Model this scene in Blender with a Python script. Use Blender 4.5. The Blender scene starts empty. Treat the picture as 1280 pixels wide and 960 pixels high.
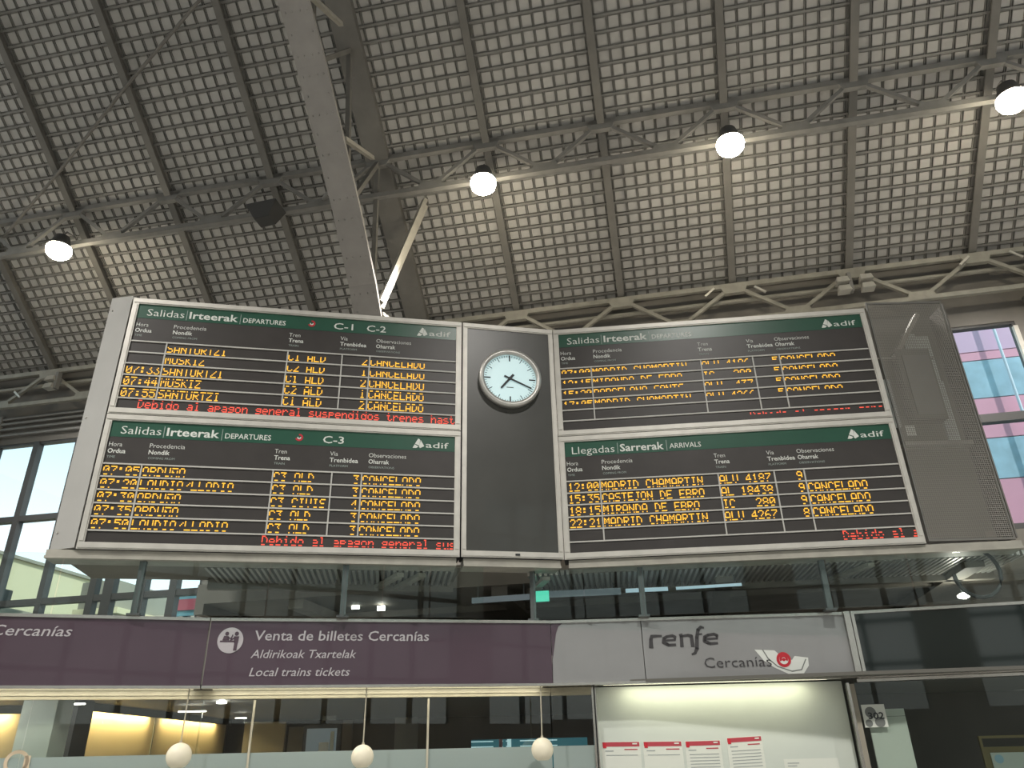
import bpy, math, random
from mathutils import Vector, Matrix
random.seed(7)
C = bpy.context.scene.collection
SC = bpy.context.scene
R = math.radians
CZ = 1.6                       # eye height; all measures below are taken from eye level
# ---------------------------------------------------------------- camera
FPX, PITCH, ROLL = 945.0, R(26.12), R(-1.37)
cam_d = bpy.data.cameras.new('camera'); cam = bpy.data.objects.new('camera', cam_d); C.objects.link(cam)
cam_d.sensor_fit = 'HORIZONTAL'; cam_d.sensor_width = 36; cam_d.lens = FPX * 36 / 1280
cam_d.clip_start = 0.05; cam_d.clip_end = 400
cam.matrix_world = Matrix.Translation((0, 0, CZ)) @ Matrix.Rotation(R(90) + PITCH, 4, 'X') @ Matrix.Rotation(-ROLL * -1, 4, 'Z')
SC.camera = cam
# ---------------------------------------------------------------- world (plain bright overcast sky)
W = bpy.data.worlds.new('sky'); SC.world = W; W.use_nodes = True
nt = W.node_tree; bg = nt.nodes['Background']
tc = nt.nodes.new('ShaderNodeTexCoord'); sp = nt.nodes.new('ShaderNodeSeparateXYZ'); cr = nt.nodes.new('ShaderNodeValToRGB')
nt.links.new(tc.outputs['Generated'], sp.inputs[0]); nt.links.new(sp.outputs['Z'], cr.inputs[0]); nt.links.new(cr.outputs[0], bg.inputs[0])
cr.color_ramp.elements[0].position = 0.12; cr.color_ramp.elements[0].color = (0.98, 1.0, 1.0, 1)
cr.color_ramp.elements[1].position = 0.42; cr.color_ramp.elements[1].color = (0.33, 0.56, 0.62, 1)
bg.inputs[1].default_value = 1.6
sd = bpy.data.lights.new('sun', 'SUN'); sd.energy = 3.4; sd.angle = R(1); sd.color = (1, .96, .9)
sun = bpy.data.objects.new('sun', sd); C.objects.link(sun); sun.rotation_euler = Vector((-.52, .42, -.80)).to_track_quat('-Z', 'Y').to_euler()
# ---------------------------------------------------------------- exposure
SC.view_settings.view_transform = 'Standard'; SC.view_settings.look = 'None'
SC.view_settings.exposure = 0.0; SC.view_settings.gamma = 1.0; SC.view_settings.use_curve_mapping = False
LAMP_POWER = 1600.0             # each floodlight, watts
OFFICE_POWER = 32.0

# ---------------------------------------------------------------- helpers
def rot2(a): return Matrix.Rotation(a, 4, 'Z')
class Fr:
    """a local frame: x along, y away from the viewer, z up (measured from eye level)"""
    def __init__(s, x, y, a): s.o = Vector((x, y, 0)); s.a = a; s.M = Matrix.Translation((x, y, CZ)) @ rot2(a)
    def __call__(s, x, y, z): return s.M @ Vector((x, y, z))
def frline(x0, y0, x1, y1): return Fr(x0, y0, math.atan2(y1 - y0, x1 - x0))
WF = Fr(0, 0, 0)
HA = R(-11); HF = Fr(0, 0, HA)   # hall frame: x along the trusses, y towards the far wall
def ray(px, py):
    X = (px - 640) / FPX; Y = (480 - py) / FPX; c, s = math.cos(ROLL), math.sin(ROLL)
    u = X * c - Y * s; up = X * s + Y * c
    return Vector((u, math.cos(PITCH) - up * math.sin(PITCH), math.sin(PITCH) + up * math.cos(PITCH)))
def uv(fr, px, py, y=0.0):
    """point (x, z) on the vertical plane y=const of a frame seen at a pixel"""
    r = ray(px, py); n = Vector((-math.sin(fr.a), math.cos(fr.a), 0))
    k = ((fr.o + n * y).dot(n)) / r.dot(n); P = r * k
    return ((P - fr.o).dot(Vector((math.cos(fr.a), math.sin(fr.a), 0))), P.z)

class MB:
    def __init__(s, fr=WF): s.f = fr; s.v = []; s.p = []
    def pts(s, L): i = len(s.v); s.v += [s.f(*q) if not isinstance(q, Vector) else q for q in L]; return i
    def box(s, x0, x1, y0, y1, z0, z1):
        i = s.pts([(x, y, z) for z in (z0, z1) for y in (y0, y1) for x in (x0, x1)])
        s.p += [(i, i+2, i+3, i+1), (i+4, i+5, i+7, i+6), (i, i+1, i+5, i+4), (i+2, i+6, i+7, i+3), (i, i+4, i+6, i+2), (i+1, i+3, i+7, i+5)]
        return s
    def hexa(s, q):   # eight points, bottom 4 (ccw) then top 4
        i = s.pts(q); s.p += [(i+3, i+2, i+1, i), (i+4, i+5, i+6, i+7)] + [(i+k, i+(k+1) % 4, i+4+(k+1) % 4, i+4+k) for k in range(4)]; return s
    def beam(s, a, b, w, h, up=(0, 0, 1)):
        a = s.f(*a); b = s.f(*b); d = (b - a).normalized(); U = Vector(up)
        sd = d.cross(U)
        if sd.length < 1e-4: sd = d.cross(Vector((1, 0, 0)))
        sd.normalize(); U = sd.cross(d); q = []
        for P in (a, b): q += [P - sd*w/2 - U*h/2, P + sd*w/2 - U*h/2, P + sd*w/2 + U*h/2, P - sd*w/2 + U*h/2]
        return s.hexa(q)
    def tube(s, path, r, n=8, cap=True):
        P = [s.f(*q) for q in path]; rings = []
        for k, p in enumerate(P):
            d = (P[min(k+1, len(P)-1)] - P[max(k-1, 0)]).normalized()
            a = d.cross(Vector((0.31, 0.2, 1))) if abs(d.z) < .95 else d.cross(Vector((1, 0.1, 0)))
            a.normalize(); b = d.cross(a); rr = r[k] if isinstance(r, (list, tuple)) else r
            rings.append(s.pts([p + (a*math.cos(t*2*math.pi/n) + b*math.sin(t*2*math.pi/n))*rr for t in range(n)]))
        for i, j in zip(rings, rings[1:]):
            s.p += [(i+k, i+(k+1) % n, j+(k+1) % n, j+k) for k in range(n)]
        if cap: s.p += [tuple(rings[0]+k for k in range(n))[::-1], tuple(rings[-1]+k for k in range(n))]
        return s
    def prism(s, P2, y0, y1):   # polygon in x,z given depth
        n = len(P2); i = s.pts([(x, y0, z) for x, z in P2]); j = s.pts([(x, y1, z) for x, z in P2])
        s.p += [tuple(i+k for k in range(n)), tuple(j+k for k in range(n))[::-1]]
        s.p += [(i+k, j+k, j+(k+1) % n, i+(k+1) % n) for k in range(n)]; return s
    def disc(s, cx, cz, r, y0, y1, n=40): return s.prism([(cx+r*math.cos(t*2*math.pi/n), cz+r*math.sin(t*2*math.pi/n)) for t in range(n)], y0, y1)
    def ring(s, cx, cz, r0, r1, y0, y1, n=40, a0=0.0, a1=2*math.pi):
        full = abs(a1-a0-2*math.pi) < 1e-6; m = n if full else n+1; R_ = []
        for t in range(m):
            a = a0 + (a1-a0)*t/n; c, w = math.cos(a), math.sin(a)
            R_.append(s.pts([(cx+r0*c, y0, cz+r0*w), (cx+r1*c, y0, cz+r1*w), (cx+r1*c, y1, cz+r1*w), (cx+r0*c, y1, cz+r0*w)]))
        for t in range(n if full else n):
            i, j = R_[t], R_[(t+1) % m]
            s.p += [(i+k, i+(k+1) % 4, j+(k+1) % 4, j+k) for k in range(4)]
        return s
    def ribbon(s, P2, w, y0, y1):   # flat stroke of width w (or list) along x,z points
        for k in range(len(P2)-1):
            a, b = Vector(P2[k]), Vector(P2[k+1]); d = (b-a)
            if d.length < 1e-6: continue
            d.normalize(); n = Vector((-d.y, d.x)); w0 = w[k] if isinstance(w, list) else w; w1 = w[k+1] if isinstance(w, list) else w
            a = a - d*w0*.25; b = b + d*w1*.25
            q = [a+n*w0/2, b+n*w1/2, b-n*w1/2, a-n*w0/2]; s.prism([(v.x, v.y) for v in q], y0, y1)
        return s
    def lathe(s, cx, cy, prof, n=24):   # list of (r, z) about a vertical axis
        rings = [s.pts([(cx+r*math.cos(t*2*math.pi/n), cy+r*math.sin(t*2*math.pi/n), z) for t in range(n)]) for r, z in prof]
        for i, j in zip(rings, rings[1:]): s.p += [(i+k, i+(k+1) % n, j+(k+1) % n, j+k) for k in range(n)]
        s.p += [tuple(rings[0]+k for k in range(n))[::-1], tuple(rings[-1]+k for k in range(n))]; return s
    def build(s, name, mat, parent=None, smooth=False):
        if parent is None:
            xs = [v.x for v in s.v]; ys = [v.y for v in s.v]; zs = [v.z for v in s.v]
            M = Matrix.Translation(((min(xs)+max(xs))/2, (min(ys)+max(ys))/2, min(zs)))
        else: M = MW[parent.name]
        I = M.inverted(); me = bpy.data.meshes.new(name)
        me.from_pydata([tuple(I @ v) for v in s.v], [], s.p); me.materials.append(mat)
        if smooth: me.polygons.foreach_set('use_smooth', [True]*len(me.polygons))
        me.update()
        o = bpy.data.objects.new(name, me); C.objects.link(o)
        if parent is None: o.matrix_world = M
        else: o.parent = parent
        MW[o.name] = M
        return o
MW = {}
def tag(o, label=None, cat=None, group=None, kind=None):
    if label: o['label'] = label
    if cat: o['category'] = cat
    if group: o['group'] = group
    if kind: o['kind'] = kind
    return o
def thing(name, label, cat, fr, x, y, z, group=None, kind=None):
    o = bpy.data.objects.new(name, None); C.objects.link(o); o.empty_display_size = .2
    M = Matrix.Translation(fr(x, y, z)) @ rot2(fr.a); o.matrix_world = M; MW[o.name] = M
    return tag(o, label, cat, group, kind)
def copy_tree(o, parent=None):
    c = o.copy(); C.objects.link(c)
    if parent: c.parent = parent
    for ch in list(o.children): copy_tree(ch, c)
    return c

# ---------------------------------------------------------------- materials
def mat(name, col, rough=.5, metal=0., emit=None, es=0., var=.0, vs=4., bump=0., bs=60., coat=0., spec=.5):
    m = bpy.data.materials.new(name); m.use_nodes = True; t = m.node_tree; b = t.nodes['Principled BSDF']
    b.inputs['Base Color'].default_value = (*col, 1); b.inputs['Roughness'].default_value = rough; b.inputs['Metallic'].default_value = metal
    b.inputs['Specular IOR Level'].default_value = spec
    if coat: b.inputs['Coat Weight'].default_value = coat; b.inputs['Coat Roughness'].default_value = .03
    if emit: b.inputs['Emission Color'].default_value = (*emit, 1); b.inputs['Emission Strength'].default_value = es
    if var or bump:
        tc = t.nodes.new('ShaderNodeTexCoord'); n = t.nodes.new('ShaderNodeTexNoise'); n.inputs['Scale'].default_value = vs; n.inputs['Detail'].default_value = 5
        t.links.new(tc.outputs['Object'], n.inputs['Vector'])
        if var:
            r = t.nodes.new('ShaderNodeMapRange'); r.inputs[1].default_value = .3; r.inputs[2].default_value = .7
            r.inputs[3].default_value = 1-var; r.inputs[4].default_value = 1+var
            h = t.nodes.new('ShaderNodeVectorMath'); h.operation = 'SCALE'; h.inputs[0].default_value = col
            t.links.new(n.outputs[0], r.inputs[0]); t.links.new(r.outputs[0], h.inputs['Scale']); t.links.new(h.outputs[0], b.inputs['Base Color'])
        if bump:
            n2 = t.nodes.new('ShaderNodeTexNoise'); n2.inputs['Scale'].default_value = bs; t.links.new(tc.outputs['Object'], n2.inputs['Vector'])
            bp = t.nodes.new('ShaderNodeBump'); bp.inputs['Strength'].default_value = bump; bp.inputs['Distance'].default_value = .02
            t.links.new(n2.outputs[0], bp.inputs['Height']); t.links.new(bp.outputs[0], b.inputs['Normal'])
    return m
def glassmat(name, tint=(.9, .97, .95), refl=1.0, ior=1.5, haze=0.0, hazecol=(.5, .55, .53)):
    m = bpy.data.materials.new(name); m.use_nodes = True; t = m.node_tree; t.nodes.clear()
    o = t.nodes.new('ShaderNodeOutputMaterial'); tr = t.nodes.new('ShaderNodeBsdfTransparent'); tr.inputs[0].default_value = (*tint, 1)
    gl = t.nodes.new('ShaderNodeBsdfGlossy'); gl.inputs['Roughness'].default_value = .01
    f = t.nodes.new('ShaderNodeFresnel') 
    ge = t.nodes.new('ShaderNodeNewGeometry'); mr = t.nodes.new('ShaderNodeMapRange'); mr.inputs[3].default_value = ior; mr.inputs[4].default_value = 1/ior
    t.links.new(ge.outputs['Backfacing'], mr.inputs[0]); t.links.new(mr.outputs[0], f.inputs[0])   # thin glass: the same reflection from both sides
    k = t.nodes.new('ShaderNodeMath'); k.operation = 'MULTIPLY'; k.inputs[1].default_value = refl; k.use_clamp = True
    t.links.new(f.outputs[0], k.inputs[0]); mx = t.nodes.new('ShaderNodeMixShader'); t.links.new(k.outputs[0], mx.inputs[0]); t.links.new(tr.outputs[0], mx.inputs[1]); t.links.new(gl.outputs[0], mx.inputs[2])
    if haze:
        d = t.nodes.new('ShaderNodeBsdfDiffuse'); d.inputs[0].default_value = (*hazecol, 1); tl = t.nodes.new('ShaderNodeBsdfTranslucent'); tl.inputs[0].default_value = (*hazecol, 1)
        m3 = t.nodes.new('ShaderNodeMixShader'); m3.inputs[0].default_value = .4; t.links.new(d.outputs[0], m3.inputs[1]); t.links.new(tl.outputs[0], m3.inputs[2])
        m2 = t.nodes.new('ShaderNodeMixShader'); m2.inputs[0].default_value = haze; t.links.new(mx.outputs[0], m2.inputs[1]); t.links.new(m3.outputs[0], m2.inputs[2]); mx = m2
    t.links.new(mx.outputs[0], o.inputs[0]); return m
def perfmat():
    m = mat('perforated_steel', (.235, .22, .195), .5, .1); t = m.node_tree; b = t.nodes['Principled BSDF']; o = t.nodes['Material Output']
    tc = t.nodes.new('ShaderNodeTexCoord'); sc = t.nodes.new('ShaderNodeVectorMath'); sc.operation = 'SCALE'; sc.inputs['Scale'].default_value = 1/.026
    fr = t.nodes.new('ShaderNodeVectorMath'); fr.operation = 'FRACTION'; sb = t.nodes.new('ShaderNodeVectorMath'); sb.operation = 'SUBTRACT'; sb.inputs[1].default_value = (.5, 0, .5)
    mu = t.nodes.new('ShaderNodeVectorMath'); mu.operation = 'MULTIPLY'; mu.inputs[1].default_value = (1, 0, 1)
    ln = t.nodes.new('ShaderNodeVectorMath'); ln.operation = 'LENGTH'; lt = t.nodes.new('ShaderNodeMath'); lt.operation = 'LESS_THAN'; lt.inputs[1].default_value = .36
    t.links.new(tc.outputs['Object'], sc.inputs[0]); t.links.new(sc.outputs[0], fr.inputs[0]); t.links.new(fr.outputs[0], sb.inputs[0]); t.links.new(sb.outputs[0], mu.inputs[0])
    t.links.new(mu.outputs[0], ln.inputs[0]); t.links.new(ln.outputs['Value'], lt.inputs[0])
    tr = t.nodes.new('ShaderNodeBsdfTransparent'); mx = t.nodes.new('ShaderNodeMixShader')
    t.links.new(lt.outputs[0], mx.inputs[0]); t.links.new(b.outputs[0], mx.inputs[1]); t.links.new(tr.outputs[0], mx.inputs[2]); t.links.new(mx.outputs[0], o.inputs[0]); return m
M = dict(
 roof_panel=mat('roof_panel', (.46, .453, .437), .75, var=.10, vs=.9, bump=.2, bs=8),
 roof_deck=mat('roof_deck', (.33, .325, .305), .8, var=.15, vs=1.5),
 batten=mat('batten', (.225, .222, .21), .7, var=.1),
 rafter=mat('rafter', (.17, .164, .15), .65, var=.12, vs=2),
 truss=mat('truss_paint', (.23, .226, .215), .55, var=.12, vs=3),
 rib=mat('rib_paint', (.33, .315, .30), .5, var=.08, vs=2),
 brace=mat('brace_paint', (.40, .385, .34), .4, .1, var=.08),
 eave=mat('eave_truss_paint', (.31, .30, .26), .45, var=.15, vs=3),
 wall=mat('far_wall', (.17, .16, .145), .7, var=.15, vs=1),
 winframe=mat('window_frame', (.05, .05, .05), .5),
 glass=glassmat('clear_glass', (.93, .98, .97), .9), winglass=glassmat('window_glass', (.95, .99, 1.0), .5), dimglass=glassmat('dimming_glass', (.62, .63, .61), 1.0), officeglass=glassmat('office_glass', (.93, .96, .95), 1.5),  # dimglass: dark tint added to weaken daylight and reflections from the near wall
 frost=glassmat('frosted_glass', (.8, .9, .88), .6, haze=.9, hazecol=(.50, .58, .56)),
 alu=mat('brushed_aluminium', (.56, .54, .495), .42, .35, var=.07, vs=6), alud=mat('aluminium_side', (.44, .43, .41), .5, .15, var=.05, vs=2),
 gap=mat('dark_gap', (.03, .03, .03), .7), beam=mat('beam_paint', (.36, .345, .30), .5, var=.12, vs=5),
 screen=mat('board_face', (.045, .040, .038), .35, var=.1, vs=3, spec=.4), cell=mat('led_window', (.022, .017, .016), .35, spec=.4),
 green=mat('green_band', (.022, .085, .055), .28, var=.06, vs=3), white=mat('white_print', (.68, .70, .66), .5), sep=mat('thin_print', (.30, .36, .33), .5),
 divider=mat('divider_strip', (.48, .47, .44), .45), red=mat('red_print', (.50, .02, .035), .4), redline=mat('poster_red', (.42, .05, .07), .5),
 amber=mat('amber_led', (.1, .05, .01), .5, emit=(1.0, .50, .035), es=1.4), ared=mat('red_led', (.1, .01, .01), .5, emit=(1.0, .10, .055), es=1.15),
 clockpanel=mat('clock_panel', (.055, .055, .05), .3, coat=.3, var=.1, vs=2), dial=mat('clock_dial', (.60, .78, .80), .35, emit=(.62, .88, .92), es=.32),
 black=mat('black_mark', (.012, .016, .018), .5), rim=mat('clock_rim', (.55, .54, .51), .35, .5),
 purple=mat('purple_sign', (.078, .050, .068), .22, coat=.4, var=.05, vs=1.5), greysign=mat('grey_sign', (.27, .27, .27), .22, coat=.4, var=.04, vs=2),
 darksign=mat('dark_glass_sign', (.008, .014, .013), .05, spec=1.0), signtext=mat('sign_lettering', (.46, .43, .45), .5), darktext=mat('dark_lettering', (.045, .042, .045), .5),
 steel=mat('stainless_rail', (.62, .60, .56), .2, .9, var=.06, vs=12), postm=mat('post_paint', (.085, .095, .095), .45),
 soffit=mat('mezzanine_soffit', (.24, .22, .19), .65, var=.15, vs=1.2), rib2=mat('corrugated_sheet', (.42, .41, .38), .35, .3),
 lamp=mat('floodlight_glow', (1, .95, .85), .4, emit=(1.0, .88, .66), es=60), lampbody=mat('floodlight_body', (.06, .06, .06), .5),
 spot=mat('spot_body', (.55, .54, .5), .35, .3), glow=mat('white_glow', (1, 1, 1), .4, emit=(1, .95, .85), es=9),
 exitm=mat('green_exit_light', (.1, .5, .38), .4, emit=(.09, .62, .42), es=1.0), striplight=mat('cool_strip', (.4, .5, .52), .4, emit=(.55, .75, .85), es=.55), stripdim=mat('cool_strip_dim', (.2, .22, .23), .4, emit=(.3, .38, .42), es=.22),
 cream=mat('cream_beam', (.36, .33, .24), .4, var=.1, vs=6), yellow=mat('yellow_office_wall', (.55, .49, .34), .6, var=.04, vs=1), creamwall=mat('cream_panel', (.50, .49, .43), .6),
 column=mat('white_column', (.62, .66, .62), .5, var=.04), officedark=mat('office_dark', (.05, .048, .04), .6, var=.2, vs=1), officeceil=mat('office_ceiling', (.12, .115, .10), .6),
 litwall=mat('pale_green_wall', (.56, .60, .55), .45, var=.04, vs=1.5), floor=mat('station_floor', (.33, .325, .31), .3, var=.06, vs=1), globe=mat('globe_shade', (.76, .70, .55), .45, emit=(.9, .78, .56), es=.12, var=.05, vs=8),
 cord=mat('cord', (.50, .46, .36), .5), paper=mat('paper', (.66, .68, .62), .7), printline=mat('print_grey', (.33, .36, .36), .7), tan=mat('tan_lettering', (.62, .50, .36), .5),
 warm=mat('warm_strip', (1, .8, .4), .4, emit=(1.0, .72, .30), es=3.0), cool=mat('office_tube', (1, 1, .9), .4, emit=(1.0, .95, .68), es=3.0),
 softstrip=mat('soft_strip', (.8, .75, .55), .4, emit=(1, .92, .62), es=.6), creambld=mat('cream_render', (.76, .68, .45), .8, var=.04, vs=.3), greybld=mat('grey_render', (.36, .33, .27), .8, var=.06, vs=.5), pavement=mat('pavement', (.35, .35, .33), .8),
 lav=mat('lavender_cladding', (.74, .50, .68), .5, var=.04, vs=.6), pinkc=mat('pink_cladding', (.86, .42, .54), .5, var=.04, vs=.6), bluec=mat('blue_cladding', (.40, .60, .72), .5, var=.16, vs=1.4), pipe=mat('white_pipe', (.75, .85, .95), .4),
 perf=perfmat(), bill=mat('billboard_blue', (.20, .42, .50), .5), billr=mat('billboard_red', (.55, .12, .16), .5), teal=mat('teal_screen', (.02, .1, .12), .3, emit=(.02, .09, .11), es=1.0), tealw=mat('screen_white', (.5, .6, .6), .3, emit=(.5, .72, .75), es=.8),
 yframe=mat('brass_frame', (.22, .17, .08), .4, .4), greyprint=mat('grey_print', (.16, .17, .16), .6),
)

# ---------------------------------------------------------------- lettering
def text(parent, fr, s, x0, x1, z, cap, mt, bold=0., shear=0., y=-.004, name='lettering', th=.002, maxh=None):
    cu = bpy.data.curves.new('t', 'FONT'); cu.body = s; cu.size = 1; cu.offset = bold; cu.resolution_u = 2; cu.shear = shear; cu.fill_mode = 'FRONT'
    o = bpy.data.objects.new('t', cu); C.objects.link(o)
    me0 = bpy.data.meshes.new_from_object(o); bpy.data.objects.remove(o)
    xs = [v.co.x for v in me0.vertices]; mn, mx = min(xs), max(xs)
    kx = (x1-x0)/(mx-mn); kz = cap/.729
    b = MB(fr); b.v = [fr(x0+(v.co.x-mn)*kx, y, z+v.co.y*kz) for v in me0.vertices]; b.p = [tuple(p.vertices) for p in me0.polygons]
    bpy.data.meshes.remove(me0); bpy.data.curves.remove(cu)
    IM = fr.M.inverted(); CZZ = 0.0   # frame z already counts from eye level
    # one mesh per word: cut where the gap between glyphs is wide
    ux = []
    for v in b.v:
        q = IM @ v; ux.append(q.x - shear*kx/kz*(q.z - CZZ - z))
    iv = sorted((min(ux[v] for v in p), max(ux[v] for v in p), i) for i, p in enumerate(b.p))
    groups = []; end = -1e9; gap = cap*.27
    for a, c, i in iv:
        if a - end > gap or not groups: groups.append([])
        groups[-1].append(i); end = max(end, c)
    if len(groups) == 1 or ' ' not in s: return b.build(name, mt, parent)
    for gidx in groups:
        w = MB(fr); mp = {}
        for i in gidx:
            f = []
            for v in b.p[i]:
                if v not in mp: mp[v] = len(w.v); w.v.append(b.v[v])
                f.append(mp[v])
            w.p.append(tuple(f))
        last = w.build(name, mt, parent)
    return last
F57 = {'0': '3E5149453E', '1': '00427F4000', '2': '4261514946', '3': '2141454B31', '4': '1814127F10', '5': '2745454539', '6': '3C4A494930', '7': '0171090503', '8': '3649494936', '9': '064949291E',
 ':': '0036360000', '/': '2010080402', 'A': '7E1111117E', 'B': '7F49494936', 'C': '3E41414122', 'D': '7F4141221C', 'E': '7F49494941', 'F': '7F09090901', 'H': '7F0808087F', 'I': '00417F4100', 'J': '2040413F01',
 'K': '7F08142241', 'L': '7F40404040', 'M': '7F020C027F', 'N': '7F0408107F', 'O': '3E4141413E', 'P': '7F09090906', 'R': '7F09192946', 'S': '4649494931', 'T': '01017F0101', 'U': '3F4040403F', 'V': '1F2040201F', 'Z': '6151494543',
 '~': '7D0911217D', 'a': '2054545478', 'b': '7F48444438', 'd': '384444487F', 'e': '3854545418', 'g': '485454543C', 'h': '7F08040478', 'i': '00447D4000', 'l': '00417F4000', 'n': '7C08040478', 'o': '3844444438', 'p': '7C14141408',
 'r': '7C08040408', 's': '4854545420', 't': '043F444020', 'u': '3C4040207C'}
DP, DH = .0857/6, .0172
def led(parent, fr, s, x, ztop, lit, mt, xmax=9e9):
    if ' ' in s:
        k = 0
        for w in s.split(' '):
            if w: led(parent, fr, w, x + k*6*DP, ztop, lit, mt, xmax)
            k += len(w) + 1
        return
    b = MB(fr)
    for ci, ch in enumerate(s):
        if ch == ' ': continue
        cols = bytes.fromhex(F57[ch])
        for c in range(5):
            for r in range(7):
                if cols[c] >> r & 1 and r in lit:
                    X = x + (ci*6+c)*DP; Z = ztop - r*DH
                    if X + DP > xmax: continue
                    i = b.pts([(X-.0006, -.0065, Z), (X+DP*.97, -.0065, Z), (X+DP*.97, -.0065, Z-DH*.84), (X-.0006, -.0065, Z-DH*.84)]); b.p.append((i, i+1, i+2, i+3))
    if b.v: return tag(b.build('led_text', mt, parent), kind='stuff')

# ================================================================ SETTING
FLZ = -1.6
tag(MB(HF).box(-30, 24, -6.5, 20.2, FLZ-.1, FLZ).build('floor', M['floor']), kind='structure')
tag(MB(HF).box(-80, 80, 20.25, 90, FLZ-.2, FLZ-.05).build('ground', M['pavement']), kind='structure')
# --- roof slope
RS = R(37); EZ = 12.36
def rp(t, s, d): return HF(t, 20 - s*math.cos(RS) - d*math.sin(RS), EZ + s*math.sin(RS) - d*math.cos(RS))
def rbox(b, t0, t1, s0, s1, d0, d1):
    return b.hexa([rp(t0, s0, d1), rp(t1, s0, d1), rp(t1, s1, d1), rp(t0, s1, d1), rp(t0, s0, d0), rp(t1, s0, d0), rp(t1, s1, d0), rp(t0, s1, d0)])
SR = 16.0
b = MB(HF); rbox(b, -30, 24, -.3, SR, -.12, 0)
rh = 20 - SR*math.cos(RS); rz = EZ + SR*math.sin(RS)
b.hexa([(-30, rh, rz), (24, rh, rz), (24, -6.4, EZ), (-30, -6.4, EZ), (-30, rh, rz+.12), (24, rh, rz+.12), (24, -6.4, EZ+.12), (-30, -6.4, EZ+.12)])
ceiling = tag(b.build('ceiling', M['roof_deck']), kind='structure')
BAY = [-23.2, -19.95, -16.7, -13.45, -10.1, -6.8, -3.6, -.4, 2.85, 6.1, 9.35, 12.6, 15.85]
rows = [0.05]
while rows[-1] < 12.3: rows.append(rows[-1] + .325 + .0095*rows[-1])
def camview(P):
    v = P - Vector((0, 0, CZ)); fw = v.y*math.cos(PITCH) + v.z*math.sin(PITCH); up = -v.y*math.sin(PITCH) + v.z*math.cos(PITCH)
    if fw <= 0: return None
    return 640 + FPX*(v.x*math.cos(ROLL)+up*math.sin(ROLL))/fw, 480 - FPX*(-v.x*math.sin(ROLL)+up*math.cos(ROLL))/fw, fw
cells = []
for i in range(len(BAY)-1):
    t0, t1 = BAY[i]+.13, BAY[i+1]-.13; w = (t1-t0)/9
    for j in range(9):
        for k in range(len(rows)-1):
            a, c = t0 + j*w, t0 + (j+1)*w; s0, s1 = rows[k], rows[k+1]; P = rp((a+c)/2, (s0+s1)/2, 0); q = camview(P)
            vis = q and 0 < q[0] < 1280 and 0 < q[1] < 500
            cells.append((q[2] if vis else 999, a, c, s0, s1))
cells.sort(key=lambda q: q[0])
fieldb = MB(HF)
proto_panel = None
for n_, (q, a, c, s0, s1) in enumerate(cells):
    d = .035 + random.uniform(-.008, .012); e = random.uniform(-.008, .008)
    b = MB(HF) if n_ < 300 else fieldb
    rbox(b, a+.040, c-.040, s0+.055+e, s1-.07+e, 0, d)
    if n_ < 300: b.build('roof_panel', M['roof_panel'], ceiling)
tag(fieldb.build('roof_panel_field', M['roof_panel'], ceiling), kind='stuff')
for k, s0 in enumerate(rows): rbox(MB(HF), -23.3, 15.9, s0-.035, s0+.025, 0, .085).build('roof_batten', M['batten'], ceiling)
for i in range(len(BAY)-1):
    t0, t1 = BAY[i]+.13, BAY[i+1]-.13; w = (t1-t0)/9
    for j in range(10):
        b = MB(HF); t = t0 + j*w; rbox(b, t-.034, t-.018, 0, 12.3, 0, .07); rbox(b, t+.018, t+.034, 0, 12.3, 0, .07); b.build('glazing_bar', M['batten'], ceiling)
for t in BAY:
    w = .34 if t == -6.8 else .10
    b = MB(HF); rbox(b, t-w, t+w, -.1, 14, .26, .31); rbox(b, t-.03, t+.03, -.1, 14, .05, .26)
    if w > .3: rbox(b, t-w, t-w+.05, -.1, 14, .05, .26); rbox(b, t+w-.05, t+w, -.1, 14, .05, .26)
    b.build('rafter', M['rafter'], ceiling)
# --- far wall with openings
b = MB(HF)
b.box(-30, 24, 20, 20.3, 10.24, 12.5); b.box(-30, -26, 20, 20.3, FLZ, 10.24); b.box(-13.2, 6.0, 20, 20.3, FLZ, 10.24); b.box(9.97, 24, 20, 20.3, FLZ, 10.24)
b.box(-26, -13.2, 20, 20.3, FLZ, .8); b.box(6.0, 9.97, 20, 20.3, FLZ, 3.2); b.box(-26, -13.2, 20, 20.3, 9.78, 10.24)
wall = tag(b.build('wall_far', M['wall']), kind='structure')
for z in (10.05, 10.28, 10.48, 10.66): MB(HF).box(-30, -8, 19.88, 20, z, z+.07).build('wall_rail', M['truss'], wall)
for t in (-21.8, -17.6, -13.45): MB(HF).box(t-.1, t+.1, 19.84, 19.999, 9.95, 10.8).build('wall_bracket', M['truss'], wall)
def window(name, t0, t1, z0, z1, mull, trans, tw):
    b = MB(HF).box(t0, t0+.08, 20.02, 20.2, z0, z1).box(t1-.08, t1, 20.02, 20.2, z0, z1).box(t0+.08, t1-.08, 20.02, 20.2, z0, z0+.08).box(t0+.08, t1-.08, 20.02, 20.2, z1-.08, z1)
    w = tag(b.build(name, M['winframe']), kind='structure')
    for t, q in mull: MB(HF).box(t-q, t+q, 19.96, 20.2, z0, z1).build('mullion', M['winframe'], w)
    for z in trans: MB(HF).box(t0, t1, 19.98, 20.22, z-tw, z+tw).build('transom', M['winframe'], w)
    ts = [t0] + [m[0] for m in mull] + [t1]; zs = [z0] + sorted(trans) + [z1]
    for i in range(len(ts)-1):
        for j in range(len(zs)-1): MB(HF).box(ts[i]+.09, ts[i+1]-.09, 20.1, 20.115, zs[j]+tw, zs[j+1]-tw).build('pane', M['winglass'], w)
    return w
window('window_1', -26, -13.2, .8, 9.78, [(-24.9, .09), (-23.35, .09), (-21.75, .09), (-20.15, .10), (-18.55, .09), (-16.8, .11), (-16.25, .16), (-15.1, .09), (-14.1, .12)], [7.12, 4.45], .09)
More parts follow.
